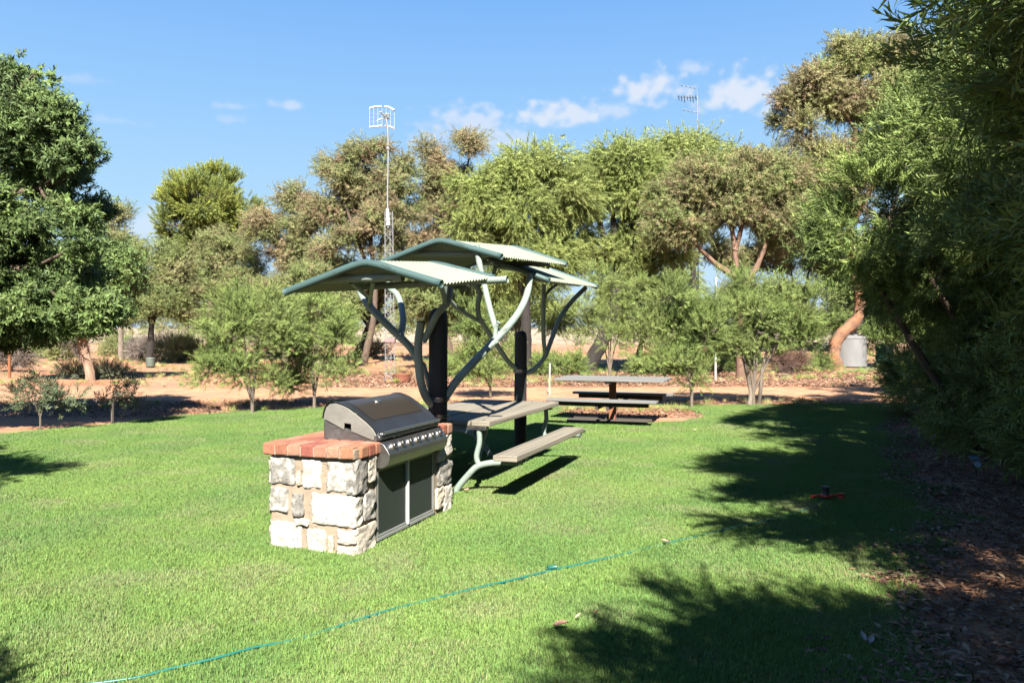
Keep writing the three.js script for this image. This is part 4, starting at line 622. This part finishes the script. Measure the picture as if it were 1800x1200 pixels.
// --- saplings on the left
shrub(70, 756, 'dark round-headed sapling at the left lawn edge', [[85, 668, 40, 20], [50, 690, 30, 20], [105, 692, 28, 20], [70, 705, 44, 14], [40, 712, 22, 12]], 620, 211, { name: 'sapling', r0: 0.014, group: 'saplings at the left lawn edge', kind: 'young', leaf: S.young, colors: C.young, clumps: 46, clump: 0.1, twigs: 0.004 });
shrub(196, 744, 'thin dark sapling with tufted top tied beside its stake', [[215, 660, 16, 12], [205, 680, 26, 10], [215, 702, 20, 14], [185, 704, 14, 12], [228, 712, 10, 8]], 260, 212, { name: 'sapling', r0: 0.014, group: 'saplings at the left lawn edge', kind: 'young', leaf: S.young, colors: C.young, clumps: 22, clump: 0.085, twigs: 0.004 });
// --- low bushes in the paddock
function bush(x, depth, label, rx, ry, n, seed, colors, leaf = S.brush, scale = 2, name = 'paddock_bush') {
  const b = foot(x, depth), w = rx * depth / F, h = ry * 0.62 * depth / F, r = seeded(seed), L = Array.from({ length: 4 }, () => ({ c: b.clone().add(V((r() - 0.5) * w, h * (0.75 + 0.5 * r()), (r() - 0.5) * w)), r: V(w * (0.5 + 0.3 * r()), h * (0.6 + 0.25 * r()), w * 0.6) }));
  return tree(name, label, 'bush', b, { lobes: L, bark: BK.grey, leaf, colors, n, clumps: Math.round(n / 16), clump: 0.2 * Math.max(w, 0.7), flat: 0.8, out: 0.7, up: 0.4, wild: 0.6, scale, seed, twigs: 0.012, group: 'low bushes beyond the track', crownName: 'foliage', stems: [0, 1, 2].map(() => stem([down(b), b.clone().add(V((r() - 0.5) * w * 0.4, h * 0.4, 0)), b.clone().add(V((r() - 0.5) * w, h, (r() - 0.5) * w))], 0.05, 0.04, 0.02)) });
}
bush(84, 48, 'yellow-green broom bush under the big dark tree', 40, 24, 700, 301, C.olive.slice(0, 2));
bush(100, 44, 'low green bush beside the dead twiggy shrub', 18, 22, 300, 302, C.olive);
bush(196, 52, 'dull green bush right of the pale pinkish trunk', 34, 26, 600, 303, C.olive);
bush(243, 46, 'blue-grey saltbush left of the dark trunk', 24, 20, 500, 304, C.salt);
bush(655, 46, 'grey-green round bush at the foot of the stout dark trunk', 22, 18, 450, 305, C.salt);
bush(330, 42, 'green straggly bush behind the leftmost bottlebrush', 50, 28, 900, 306, C.olive);
bush(135, 27.5, 'low soft green weed clump left of the pale trunk foot', 22, 10, 260, 307, C.salt, S.brush, 1.4);
bush(182, 27.5, 'low soft green weed clump right of the pale trunk foot', 18, 12, 240, 308, C.salt, S.brush, 1.4);
bush(18, 32, 'bare twiggy dead bush at the far left', 34, 30, 120, 309, C.dead, S.twigs, 1.5, 'dead_bush');
bush(118, 44, 'bare purplish dead bush between two green ones', 30, 34, 120, 310, C.dead, S.twigs, 1.9, 'dead_bush');
bush(290, 44, 'thicket of bare grey sticks right of the dark trunk', 40, 34, 170, 311, C.dead, S.twigs, 1.9, 'dead_bush');
bush(845, 29, 'low green bush on the litter beyond the track, left of the far post', 70, 20, 900, 312, C.brush, S.brush, 1.7);
bush(985, 30, 'dark green ground bush left of the leaning dark trunk', 60, 16, 800, 313, C.hedge, S.brush, 1.7);
bush(1165, 30, 'spreading green bush behind the slim bottlebrush', 60, 26, 900, 314, C.brush, S.brush, 1.7);
bush(1270, 32, 'green bush in the gap left of the broad bottlebrush stems', 54, 22, 800, 315, C.hedge, S.brush, 1.7);
bush(1420, 33, 'green weeds left of the orange-barked trunk', 40, 14, 500, 316, C.hedge, S.brush, 1.7);
bush(1375, 31, 'bare red-brown brush pile below the broad bottlebrush', 34, 26, 150, 317, [[0.15, 0.08, 0.058], [0.2, 0.12, 0.09], [0.12, 0.075, 0.06]], S.twigs, 1.4, 'dead_bush');
{ // far woodland that reads as one mass
  const r = seeded(401), L = []; for (let i = 0; i < 46; i++) { const z = 85 + r() * 60, x = (i / 45 - 0.5) * 2.1 * z * 0.72; L.push({ c: V(x, 2.2 + r() * 1.6 + Math.max(0, z - 75) * 0.004, -z), r: V(3 + r() * 3, 1.8 + r() * 1.7, 3) }); }
  const { list } = foliage(L, { n: 9000, clumps: 500, clump: 0.8, scale: 3.2, colors: C.olive, seed: 401, inner: 0.3, out: 0.5, up: 0.1, wild: 0.8 });
  instances('woodland', S.gum, M.leaf, list, scene).userData = { kind: 'stuff', label: 'distant olive scrub along the horizon', category: 'woodland' };
}
// --- the tall shrubs on the right that shade the lawn
function hedge(x, z, label, lobes, n, seed, opts = {}) {
  const b = V(x, 0, -z), r = seeded(seed), L = lobes.map(([a, h, c, rx, ry, rz]) => ({ c: V(x + a, h, -z - c), r: V(rx, ry, rz ?? rx) }));
  const stems = [0, 1, 2, 3].map((k) => { const e = L[(k * 2) % L.length].c, f = b.clone().add(V((r() - 0.5) * 0.5, 0, (r() - 0.5) * 0.5)); return stem([down(f), f, f.clone().lerp(e, 0.45).add(V((r() - 0.5) * 0.3, 0.2, (r() - 0.5) * 0.3)), e], 0.075, 0.065, 0.05, 0.02); });
  return tree('hedge_shrub', label, 'shrub', b, { lobes: L, bark: BK.brown, leaf: S.hedge, material: M.leafGlossy, colors: C.hedge, n, clumps: Math.round(n / 34), clump: 0.2, flat: 0.85, out: 0.75, up: 0.25, wild: 0.5, gap: -0.9, inner: 0.5, scale: 1, seed, twigs: 0.008, twigShare: 0.8, group: 'tall shrubs down the right side', stems, ...opts });
}
hedge(6.5, 10.8, 'sunlit tall green shrub leaning out over the lawn at the right', [[-1.4, 3.2, 0, 0.9, 0.7], [-0.8, 4.0, 0.2, 1.1, 0.8], [0.2, 4.6, 0, 1.2, 0.8], [0.9, 5.1, 0.2, 1.2, 0.7], [-1.75, 2.75, 0.2, 0.6, 0.45], [-0.4, 2.6, -0.2, 1.0, 0.8], [0.4, 3.2, -0.4, 1.3, 1.1], [0.3, 1.5, 0, 0.8, 0.8], [1.0, 1.4, 0, 1.2, 1.1], [1.4, 3, 0.5, 1.3, 1.3], [0.5, 0.6, 0, 1.0, 0.55], [0.0, 1.0, 0.7, 0.7, 0.6], [1.3, 0.6, -0.8, 1.0, 0.6]], 16675, 501);
hedge(5.9, 7.5, 'dark shaded shrub in the middle of the right side', [[-0.9, 3.6, 0.2, 0.8, 0.7], [0.0, 4.3, 0, 1.1, 0.8], [-0.7, 2.6, 0, 0.9, 0.9], [0.5, 2.8, -0.2, 1.2, 1.1], [0.1, 1.4, 0, 1.0, 1.0], [0.9, 1.3, -0.3, 1.1, 1.1], [0.0, 0.6, 0.2, 0.9, 0.55], [-0.35, 1.0, 0.9, 0.8, 0.7], [0.6, 0.5, -0.7, 0.9, 0.5], [1.1, 3.6, 0, 1.2, 1.1]], 12470, 502);
hedge(4.9, 4.5, 'nearest right-hand shrub with long lance leaves against the sky', [[-1.3, 3.35, 0.3, 0.8, 0.4], [-0.5, 4.1, 0, 1.1, 0.8], [0.3, 3.6, 0.3, 1.2, 1.0], [-0.5, 2.6, 0.4, 0.9, 0.7], [0.3, 2.3, 0, 1.1, 1.0], [0.4, 1.2, 0.2, 1.0, 0.9], [0.3, 0.5, 0.9, 0.8, 0.5], [0.9, 0.6, -0.3, 0.9, 0.5], [0.6, 4.8, -0.3, 1.2, 0.8], [-1.0, 4.9, -0.4, 0.9, 0.5]], 13050, 503, { scale: 1.15 });
hedge(8.7, 14.8, 'shrub at the far end of the right side above the white post', [[-1.0, 2.6, 0, 1.0, 0.9], [0, 3.4, 0, 1.3, 1.0], [-0.4, 1.5, 0, 1.0, 0.9], [0.7, 1.6, 0, 1.3, 1.2], [0.9, 3.0, 0, 1.4, 1.2], [-0.9, 0.9, 0.2, 0.6, 0.5], [-0.4, 0.5, 0, 1.0, 0.5], [0.6, 0.5, -0.5, 1.1, 0.5]], 9280, 504);
hedge(11, 18.8, 'dim shrub beyond the end of the right side', [[-0.9, 2.8, 0, 1.2, 1.1], [0.3, 3.4, 0, 1.5, 1.2], [-0.2, 1.4, 0, 1.2, 1.1], [1.2, 2, 0, 1.5, 1.4]], 6090, 505);
hedge(4.55, 2.3, 'tall shrub beside the viewer that throws the near shade', [[-1.3, 3.9, 0.2, 1.0, 0.6], [-0.5, 4.5, 0.1, 1.2, 0.7], [0.5, 4.2, 0.5, 1.3, 0.9], [1.0, 2.9, 0, 1.3, 1.1], [1.4, 1.5, 0, 1.2, 1.1], [-1.4, 3.3, 1.3, 0.9, 0.5], [-0.9, 4.4, 1.5, 1.0, 0.5]], 7600, 506, { scale: 1.2 });
hedge(3.4, -1.0, 'tall shrub behind the viewer that throws shade across the near lawn', [[-1.2, 4.3, 0, 1.0, 0.7], [-0.2, 4.6, -0.4, 1.0, 0.6], [0.8, 4.5, -0.3, 1.2, 0.8], [-2.0, 3.9, 0.1, 0.9, 0.5], [-1.6, 3.6, 0.9, 0.8, 0.5], [0.2, 2.8, 0, 1.3, 1.2], [0.6, 1.4, 0, 1.1, 1.2]], 7540, 507, { scale: 1.2 });

{ // a second dark tree, out of view to the left, whose shade reaches the lawn
  const b = V(-7.8, 0, -4.9), r = seeded(130), L = Array.from({ length: 9 }, (_, i) => ({ c: b.clone().add(V((r() - 0.5) * 3.4, 2.7 + r() * 2.0, (r() - 0.5) * 2)), r: V(1.1, 0.9, 1.1) }));
  tree('ash_tree', 'second dark green tree out beyond the left edge, shading the lawn', 'tree', b, { lobes: L, bark: BK.brown, leaf: S.ash, material: M.leafGlossy, colors: C.ash, n: 6000, clumps: 180, clump: 0.26, seed: 130, scale: 1.8, gap: -0.6, inner: 0.4, twigs: 0.012, stems: [stem([down(b), b, b.clone().add(V(0.1, 1.5, 0)), b.clone().add(V(0.4, 3.6, 0))], 0.18, 0.16, 0.13, 0.07)] });
}
hedge(9.6, 3.4, 'tall dense shrub outside the right edge, beside the nearest one', [[0, 4.2, 0, 1.7, 1.4], [0.3, 2.6, 0.6, 1.9, 1.5], [-0.3, 1.3, -0.4, 1.6, 1.3], [0.6, 5.2, -0.5, 1.6, 1.1], [0.2, 3.2, -1.4, 1.7, 1.5]], 6090, 508, { scale: 2 });
hedge(9.4, 8.2, 'tall dense shrub outside the right edge, beyond the nearest one', [[0, 4.4, 0, 1.8, 1.4], [0.2, 2.8, 0.8, 1.9, 1.6], [-0.4, 1.4, -0.6, 1.7, 1.4], [0.6, 5.4, 0.5, 1.6, 1.0]], 4200, 509, { scale: 2 });

// ------------------------------------------------------------------ masts, posts, small things
{ // lattice radio mast
  const d = 26, b = foot(686, d), t = thing('lattice_mast', 'slim white lattice mast with a thin top pole behind the near roof', 'mast', b), k = d / F, w = 0.155, hTop = P(686, 372, d).y;
  const corner = [V(-w, 0, 0.09), V(w, 0, 0.09), V(0, 0, -0.18)];
  for (const c of corner) part('mast_leg', cyl(V(c.x, -0.2, c.z), V(c.x * 0.8 - 0.03, hTop, c.z * 0.8), 0.013, 6), M.galvanised, t);
  const n = 22; const lac = [[], [], []];
  for (let i = 0; i < n; i++) for (let s = 0; s < 3; s++) { const f = (c, y) => V(lerp(c.x, c.x * 0.8 - 0.03, y / hTop), y, lerp(c.z, c.z * 0.8, y / hTop)), y0 = hTop * i / n, y1 = hTop * (i + 1) / n, a = corner[s], c = corner[(s + 1) % 3]; lac[s].push(cyl(f(i % 2 ? a : c, y0), f(i % 2 ? c : a, y1), 0.007, 5)); if (i % 2) lac[s].push(cyl(f(a, y0), f(c, y0), 0.006, 5)); }
  for (const l of lac) part('lacing', mergeGeometries(l), M.galvanised, t);
  const q = (x, y) => P(x, y, d).sub(b);
  part('pole_sleeve', cyl(q(682, 396), q(681, 367), 0.06, 12), M.whitePaint, t);
  part('pole', tube([q(682, 400), q(681, 340), q(682, 285), q(682, 258), q(681, 225), q(678, 206)], 0.026, 8), M.galvanised, t);
  part('pole_clamp', cyl(q(681.5, 262), q(681.5, 256), 0.055, 8), M.galvanised, t);
  const band = boxUV(rbox(0.32, 0.13, 0.28, 0.01), 2); band.translate(0, P(686, 598, d).y, 0); part('warning_band', band, std({ color: lin(0.2, 0.11, 0.11), roughness: 0.6, map: T.grime }), t, 'faded pink band low on the mast');
}
{ // grid dish at the top of the mast: two curved bars with wires between
  const d = 26, c = P(671, 207, d), t = thing('grid_antenna', 'white curved grid antenna on top of the mast', 'antenna', c), q = (x, y, z = 0) => P(x, y, d + z).sub(c);
  for (const [y0, y1, y2, y3, y4] of [[190, 187.5, 187, 188.5, 194], [223.5, 222.5, 221, 222, 226]]) { part('rim_bar', tube([q(649, y0, 0.1), q(660, y1, 0.18), q(671, y2, 0.2)], 0.032, 8), M.whitePaint, t); part('rim_bar', tube([q(676, y2 + 0.2, 0.2), q(684, y3, 0.15), q(693, y4, 0.05)], 0.032, 8), M.whitePaint, t); }
  for (let i = 0; i <= 6; i++) { const x = 649.5 + 43.5 * i / 6, z = 0.2 - Math.pow((i - 3) / 3, 2) * 0.12; part('grid_wire', cyl(q(x, 189.5, z), q(x, 224, z), 0.004, 5), M.whitePaint, t); }
  for (const y of [199, 206, 213]) part('grid_wire', cyl(q(650, y, 0.12), q(693, y + 2, 0.08), 0.0035, 5), M.galvanised, t);
  part('feed_arm', cyl(q(678, 207, 0.1), q(668, 196, -0.3), 0.025, 6), M.whitePaint, t); part('feed_arm', cyl(q(678, 207, 0.1), q(663, 211, -0.3), 0.025, 6), M.whitePaint, t); part('bracket', (() => { const g = boxUV(rbox(0.16, 0.16, 0.14), 2); g.translate(...q(680, 204, 0.1).toArray()); return g; })(), M.steelDark, t);
}
{ // television aerial
  const d = 38, b = foot(1228, d), t = thing('television_aerial', 'dark-ribbed television aerial on a thin white mast above the trees', 'aerial', b), q = (x, y, z = 0) => P(x, y, d + z).sub(b);
  part('mast', cyl(V(0, -0.2, 0), q(1226.5, 168), 0.022, 8), M.galvanised, t);
  part('boom', cyl(q(1191, 170), q(1227, 172), 0.018, 6), M.black, t);
  for (const [y, n] of [[150, 4], [193, 4]]) for (let i = 0; i < n; i++) part('reflector_rod', cyl(q(1197 + 7.4 * i + (y > 160 ? 4 : 0), y + i * 1.5), q(1201 + 7.4 * i + (y > 160 ? 4 : 0), y + 1.2 + i * 1.5), 0.018, 6), M.black, t);
  for (let i = 0; i < 7; i++) part('director_rod', cyl(q(1193 + 5 * i, 168 + (i % 2), -0.25), q(1194 + 5 * i, 176 + (i % 3) * 2, 0.25), 0.018, 6), M.black, t);
  part('reflector_frame', tube([q(1196, 150), q(1224, 156), q(1226, 172), q(1229, 196), q(1200, 191)], 0.007, 6), M.galvanised, t);
}
function postThing(name, label, x, y, h, r, m, extra) { const b = G(x, y); const t = thing(name, label, 'post', V(b.x, 0, b.z)); part('shaft', taper([V(0, -0.2, 0), V(0, h * 0.5, 0), V(0.01, h - 0.02, 0), V(0.01, h, 0)], [r, r, r * 0.97, r * 0.7], { seg: 10, per: 2, rough: 0.03 }), m, t); if (extra) extra(t, h, r); return t; }
const capped = (t, h, r) => part('cap', cyl(V(0.01, h, 0), V(0.01, h + 0.03, 0), r * 1.1, 10), M.galvanised, t);
postThing('marker_post', 'thin white post left of the far picnic table', 966, 694, 0.8, 0.018, M.whitePaint, capped);
postThing('marker_post', 'short white post under the right-hand shrubs', 1621, 706, 0.52, 0.065, M.whitePaint, capped);
postThing('marker_post', 'tall thin white pole behind the broad bottlebrush', 1258, 668, 3.4, 0.03, M.whitePaint, capped);
postThing('timber_post', 'orange-brown timber post at the far left of the paddock', 16, 663, 1.0, 0.05, M.rust, (t, h, r) => part('cap', cyl(V(0.01, h, 0), V(0.01, h + 0.02, 0), r, 8), M.timber, t));
postThing('stake', 'dark wooden stake beside the thin sapling', 198, 745, 0.46, 0.018, M.timberDark, (t, h, r) => part('tie', cyl(V(0, h * 0.75, 0), V(0, h * 0.8, 0), r * 1.5, 8), M.black, t));
{ // bin
  const b = G(264, 645), t = thing('litter_bin', 'small round grey-green bin at the foot of the dark-trunked gum', 'bin', V(b.x, 0, b.z)), r = 0.19, g = new THREE.LatheGeometry([[0.0, 0], [r * 0.92, 0], [r, 0.05], [r, 0.36], [r * 1.04, 0.38], [r * 1.04, 0.41], [r * 0.96, 0.42], [0, 0.44]].map(([x, y]) => new THREE.Vector2(x, y)), 24);
  part('body', g, std({ color: lin(0.07, 0.085, 0.066), roughness: 0.7, map: T.grime }), t); part('rim', new THREE.TorusGeometry(r * 1.03, 0.012, 6, 24).rotateX(Math.PI / 2).translate(0, 0.4, 0), M.galvanised, t);
}
{ // rusty drum halves at the mast's foot
  const b = G(706, 671), t = thing('rusty_drum', 'low rusty orange drum beside the foot of the mast', 'drum', V(b.x, 0, b.z)), g = new THREE.LatheGeometry([[0, 0], [0.27, 0], [0.28, 0.02], [0.275, 0.1], [0.285, 0.11], [0.275, 0.12], [0.275, 0.22], [0.285, 0.24], [0.25, 0.24], [0.24, 0.2], [0, 0.19]].map(([x, y]) => new THREE.Vector2(x, y)), 28);
  part('body', g, std({ color: lin(0.12, 0.035, 0.016), roughness: 0.9, map: T.brick }), t); part('rim', new THREE.TorusGeometry(0.272, 0.014, 6, 28).rotateX(Math.PI / 2).translate(0, 0.24, 0), M.rust, t);
}
{ // weathered tank block behind the orange trunk, and low wall, and green bin
  const d = 36, b = foot(1493, d), t = thing('concrete_tank', 'weathered pale grey concrete tank behind the orange-barked trunk', 'tank', b), g = new THREE.LatheGeometry([[0, 0], [0.74, 0], [0.76, 0.04], [0.74, 1.25], [0.77, 1.27], [0.77, 1.36], [0.7, 1.39], [0, 1.44]].map(([x, y]) => new THREE.Vector2(x, y)), 36);
  part('body', g, std({ color: lin(0.13, 0.13, 0.135), roughness: 0.9, map: rep(T.stone, 2, 1), bumpMap: T.fine, bumpScale: 0.005 }), t); part('hatch', cyl(V(0.2, 1.41, 0), V(0.2, 1.48, 0), 0.22, 16), M.galvanised, t);
}
{
  const d = 40, b = foot(1395, d), t = thing('low_wall', 'low pale rendered wall on short piers behind the broad bottlebrush', 'wall', b);
  const s = (name, x, y, w, h, z, m) => { const g = boxUV(rbox(w, h, z, 0.02), 1); g.translate(x, y, 0); part(name, g, m, t); };
  for (let i = 0; i < 6; i++) s('pier', -1.9 + i * 0.8, 0.25, 0.13, 0.62, 0.2, M.whitePaint);
  s('beam', 0, 0.78, 5.2, 0.42, 0.24, std({ color: lin(0.26, 0.25, 0.24), roughness: 0.9, map: T.grime })); s('coping', 0, 1.02, 5.3, 0.06, 0.32, M.concrete);
}
{
  const b = G(1555, 644), t = thing('wheeled_bin', 'dark green wheeled bin in the shade behind the hedge', 'bin', V(b.x, 0, b.z), 0.3), m = std({ color: lin(0.02, 0.07, 0.055), roughness: 0.5 });
  const g = new RoundedBoxGeometry(0.56, 0.92, 0.6, 3, 0.04), p = g.attributes.position; for (let i = 0; i < p.count; i++) { const k = 0.86 + 0.14 * (p.getY(i) / 0.92 + 0.5); p.setX(i, p.getX(i) * k); p.setZ(i, p.getZ(i) * k); } g.translate(0, 0.52, 0); part('body', g, m, t);
  part('lid', new RoundedBoxGeometry(0.6, 0.07, 0.66, 2, 0.03).translate(0, 1.01, 0), m, t); for (const x of [-0.24, 0.24]) part('wheel', new THREE.CylinderGeometry(0.1, 0.1, 0.05, 18).rotateZ(Math.PI / 2).translate(x, 0.1, -0.26), M.black, t);
}
{ // garden hose
  const pts = [[228, 1198], [300, 1181], [380, 1163], [450, 1143], [520, 1126], [580, 1108], [640, 1090], [690, 1074], [760, 1056], [840, 1036], [900, 1024], [970, 1006], [1040, 991], [1110, 973], [1170, 959], [1230, 944], [1298, 929], [1360, 915], [1430, 893], [1452, 878]], r = seeded(61);
  const t = thing('garden_hose', 'thin green garden hose snaking across the near lawn', 'hose', G(640, 1090)), o = t.position;
  const q = pts.map(([x, y], i) => { const g = G(x, y); g.y = 0.006 + 0.016 * r(); return g.sub(o); });
  const ext = G(228, 1198).sub(o); q.unshift(V(ext.x - 0.9, 0.03, ext.z + 0.25));
  part('tube', taper(q, [0.0068, 0.0068], { seg: 8, per: 8 }), M.hose, t);
  const j = G(970, 1006); j.y = 0.035; j.sub(o); part('joiner', cyl(j.clone().add(V(-0.03, 0, 0.01)), j.clone().add(V(0.03, 0, -0.01)), 0.014, 12), std({ color: lin(0.008, 0.07, 0.06), roughness: 0.4 }), t);
}
{ // sprinkler
  const b = G(1448, 879), t = thing('lawn_sprinkler', 'red-based lawn sprinkler with a black head in the shaded grass', 'sprinkler', V(b.x, 0.02, b.z));
  part('base', tube([V(-0.13, 0.02, 0.03), V(-0.02, 0.03, 0), V(0.19, 0.025, 0.0)], 0.013, 8), M.redPlastic, t); part('base_ring', new THREE.TorusGeometry(0.05, 0.014, 8, 20).rotateX(Math.PI / 2).translate(0.02, 0.025, 0), M.redPlastic, t); part('foot', cyl(V(0.17, 0.0, 0), V(0.17, 0.05, 0), 0.03, 12), M.redPlastic, t);
  part('head', cyl(V(0.02, 0.03, 0), V(0.02, 0.10, 0), 0.032, 14), M.black, t); part('nozzle', cyl(V(0.02, 0.10, 0), V(0.02, 0.115, 0), 0.042, 14), M.black, t);
}
{ // solar garden light
  const b = G(1716, 838), t = thing('garden_spotlight', 'small pale blue garden spotlight on a stake under the right-hand shrubs', 'light', V(b.x, 0, b.z));
  part('stake', cyl(V(0, -0.08, 0), V(0, 0.12, 0), 0.01, 8), M.black, t);
  part('housing', cyl(V(0.02, 0.13, -0.05), V(-0.005, 0.15, 0.04), 0.042, 16), M.black, t); part('lens', cyl(V(-0.005, 0.15, 0.04), V(-0.007, 0.152, 0.046), 0.038, 16), std({ color: lin(0.22, 0.32, 0.42), roughness: 0.15 }), t);
  part('panel', boxUV(rbox(0.1, 0.008, 0.08, 0.003), 2).rotateX(0.5).translate(-0.02, 0.215, 0.0), std({ color: lin(0.14, 0.23, 0.33), roughness: 0.25 }), t); part('neck', cyl(V(0, 0.15, 0), V(-0.015, 0.21, 0), 0.008, 8), M.black, t);
}
{ // fallen leaves one can pick out on the lawn
  const leafShape = (len, wid, curl, seed) => { const pos = [], idx = [], n = 8, m = 4; for (let i = 0; i <= n; i++) for (let j = 0; j <= m; j++) { const t = i / n, w = wid * Math.sin(Math.PI * Math.pow(t, 0.8)) * 0.5 + 0.001, s = j / m * 2 - 1; pos.push((t - 0.5) * len, curl * (s * s * 0.5 + Math.sin(t * 3 + seed) * 0.3), s * w); if (i && j) { const b = i * (m + 1) + j; idx.push(b - m - 2, b - 1, b, b - m - 2, b, b - m - 1); } } const g = new THREE.BufferGeometry(); g.setAttribute('position', new THREE.Float32BufferAttribute(pos, 3)); g.setIndex(idx); g.computeVertexNormals(); return g; };
  const dry = std({ color: lin(0.22, 0.125, 0.085), roughness: 0.8, side: THREE.DoubleSide }), straw = std({ color: lin(0.3, 0.27, 0.14), roughness: 0.7, side: THREE.DoubleSide }), pale = std({ color: lin(0.2, 0.2, 0.185), roughness: 0.7, side: THREE.DoubleSide });
  const leaf = (x, y, len, wid, turn, m, label) => { const b = G(x, y), o = top('fallen_leaf', leafShape(len, wid, 0.02, x), m, label, 'leaf', V(b.x, 0.045, b.z), 'fallen leaves on the lawn'); o.rotation.set(0.15, turn, 0.1); };
  leaf(986, 1112, 0.085, 0.045, 0.1, dry, 'curled pinkish-brown dead leaf on the near lawn'); leaf(1016, 1097, 0.04, 0.012, 0.5, straw, 'small straw-yellow leaf above the curled brown leaf'); leaf(1048, 1090, 0.03, 0.012, 0.2, dry, 'tiny brown leaf to the right of the straw-yellow one');
  leaf(1170, 962, 0.06, 0.03, -0.3, dry, 'brown leaf lying on the hose'); leaf(1532, 1140, 0.07, 0.028, 0.9, pale, 'pale grey leaf in the shade at the bottom right'); leaf(1518, 1133, 0.08, 0.025, 1.5, pale, 'upright pale leaf next to the larger pale grey one'); leaf(820, 868, 0.06, 0.04, 0.4, dry, 'brown leaf at the foot of the bench leg'); leaf(1222, 760, 0.06, 0.04, 0, straw, 'light fleck of straw on the lawn below the far table');
}
{ // leaf litter on bare ground: curled flakes too many to count
  const L = Leaves(); addLeaf(L, V(-0.03, 0.004, 0), V(1, 0.12, 0).normalize(), 0.07, 0.026, V(0, 1, 0.1).normalize(), [1, 1, 1], 0.25); addLeaf(L, V(0.02, 0.003, 0.05), V(-0.3, 0.1, 1).normalize(), 0.06, 0.02, V(0.1, 1, 0).normalize(), [0.8, 0.75, 0.7], 0.2);
  const r = seeded(71), list = [], cs = [[0.15, 0.075, 0.046], [0.2, 0.112, 0.072], [0.105, 0.055, 0.036], [0.225, 0.155, 0.1]];
  const add = (x, z, s, dark) => { const c = cs[Math.floor(r() * 4)], k = (0.7 + 0.6 * r()) * dark; list.push({ at: V(x, 0.004 + 0.012 * r(), -z), dir: V((r() - 0.5) * 0.7, 1, (r() - 0.5) * 0.7).normalize(), scale: s * (0.7 + 0.6 * r()), color: c.map((v) => v * k) }); };
  for (let i = 0; i < 26000; i++) { const z = 2.5 + 15 * Math.pow(r(), 1.3), x = along(rightEdge, z, (p) => p[0], (p) => p[1]) - 0.7 + r() * 4.5; if (lawnCover(x, z) < 0.75 || r() < 0.06) add(x, z, 1, 1); }
  for (let i = 0; i < 10000; i++) { const z = 22.6 + 9 * Math.pow(r(), 1.2), x = -6 + 26 * r(); if (inTrack(x, z) < 0.5) add(x, z, 2.2, 1); }
  for (let i = 0; i < 9000; i++) { const z = 15 + 3.6 * r(), x = -12 + 20 * r(); if (lawnCover(x, z) < 0.3) add(x, z, 1.3, 0.9); }
  instances('leaf_litter', closeLeaves(L), M.dry, list, scene).userData = { kind: 'stuff', label: 'scattered dry leaf litter on the bare ground', category: 'leaf litter' };
}
{ // dry grass tufts in the paddock and at the lawn's far edge
  const L = Leaves(), r = seeded(81); for (let i = 0; i < 40; i++) { const a = r() * 6.283, q = r() * 0.1; addLeaf(L, V(Math.cos(a) * q, 0, Math.sin(a) * q), V((r() - 0.5) * 1.2, 1, (r() - 0.5) * 1.2).normalize(), 0.08 + 0.12 * r(), 0.006, V(0, 0.2, 1).normalize(), [0.8 + 0.4 * r(), 0.8 + 0.4 * r(), 0.8], 0.3); }
  const list = []; for (let i = 0; i < 9000; i++) { const z = 16 + 40 * Math.pow(r(), 1.4), x = (r() - 0.5) * 2 * z * 0.72; if (inTrack(x, z) > 0.3 || lawnCover(x, z) > 0.3 || fbm(x * 0.25 + 40, z * 0.3, 5, 3) < -0.02 + 0.12 * r()) continue; const g = r() < 0.3 + (x > 0 && z > 25 ? 0.4 : 0); list.push({ at: V(x, 0, -z), dir: Y, scale: (0.45 + 0.6 * r()) * (0.6 + z / 45), color: (g ? [0.12, 0.15, 0.05] : [0.24, 0.19, 0.105]).map((v) => v * (0.8 + 0.4 * r())) }); }
  instances('dry_grass', closeLeaves(L), M.dry, list, scene).userData = { kind: 'stuff', label: 'sparse dry grass tufts on the earth beyond the lawn', category: 'grass' };
}
{ // clipped bush beside the viewer: its rounded shade touches the bottom left corner
  const b = V(-2.68, 0, -1.62), L = [[0, 1.0, 0.62, 0.6], [-0.1, 1.5, 0.5, 0.42], [0.05, 0.5, 0.6, 0.5]].map(([a, h, rx, ry]) => ({ c: b.clone().add(V(a, h, 0)), r: V(rx, ry, rx) }));
  tree('clipped_bush', 'rounded clipped bush just outside the left edge beside the viewer', 'bush', b, { lobes: L, bark: BK.brown, leaf: S.young, material: M.leafGlossy, colors: C.ash, n: 5200, clumps: 230, clump: 0.14, seed: 140, inner: 0.75, gap: -1, scale: 1, twigs: 0.006, stems: [stem([down(b), b, b.clone().add(V(0, 0.7, 0)), b.clone().add(V(0, 1.4, 0))], 0.06, 0.05, 0.04, 0.02)] });
}

renderer.render(scene, camera);
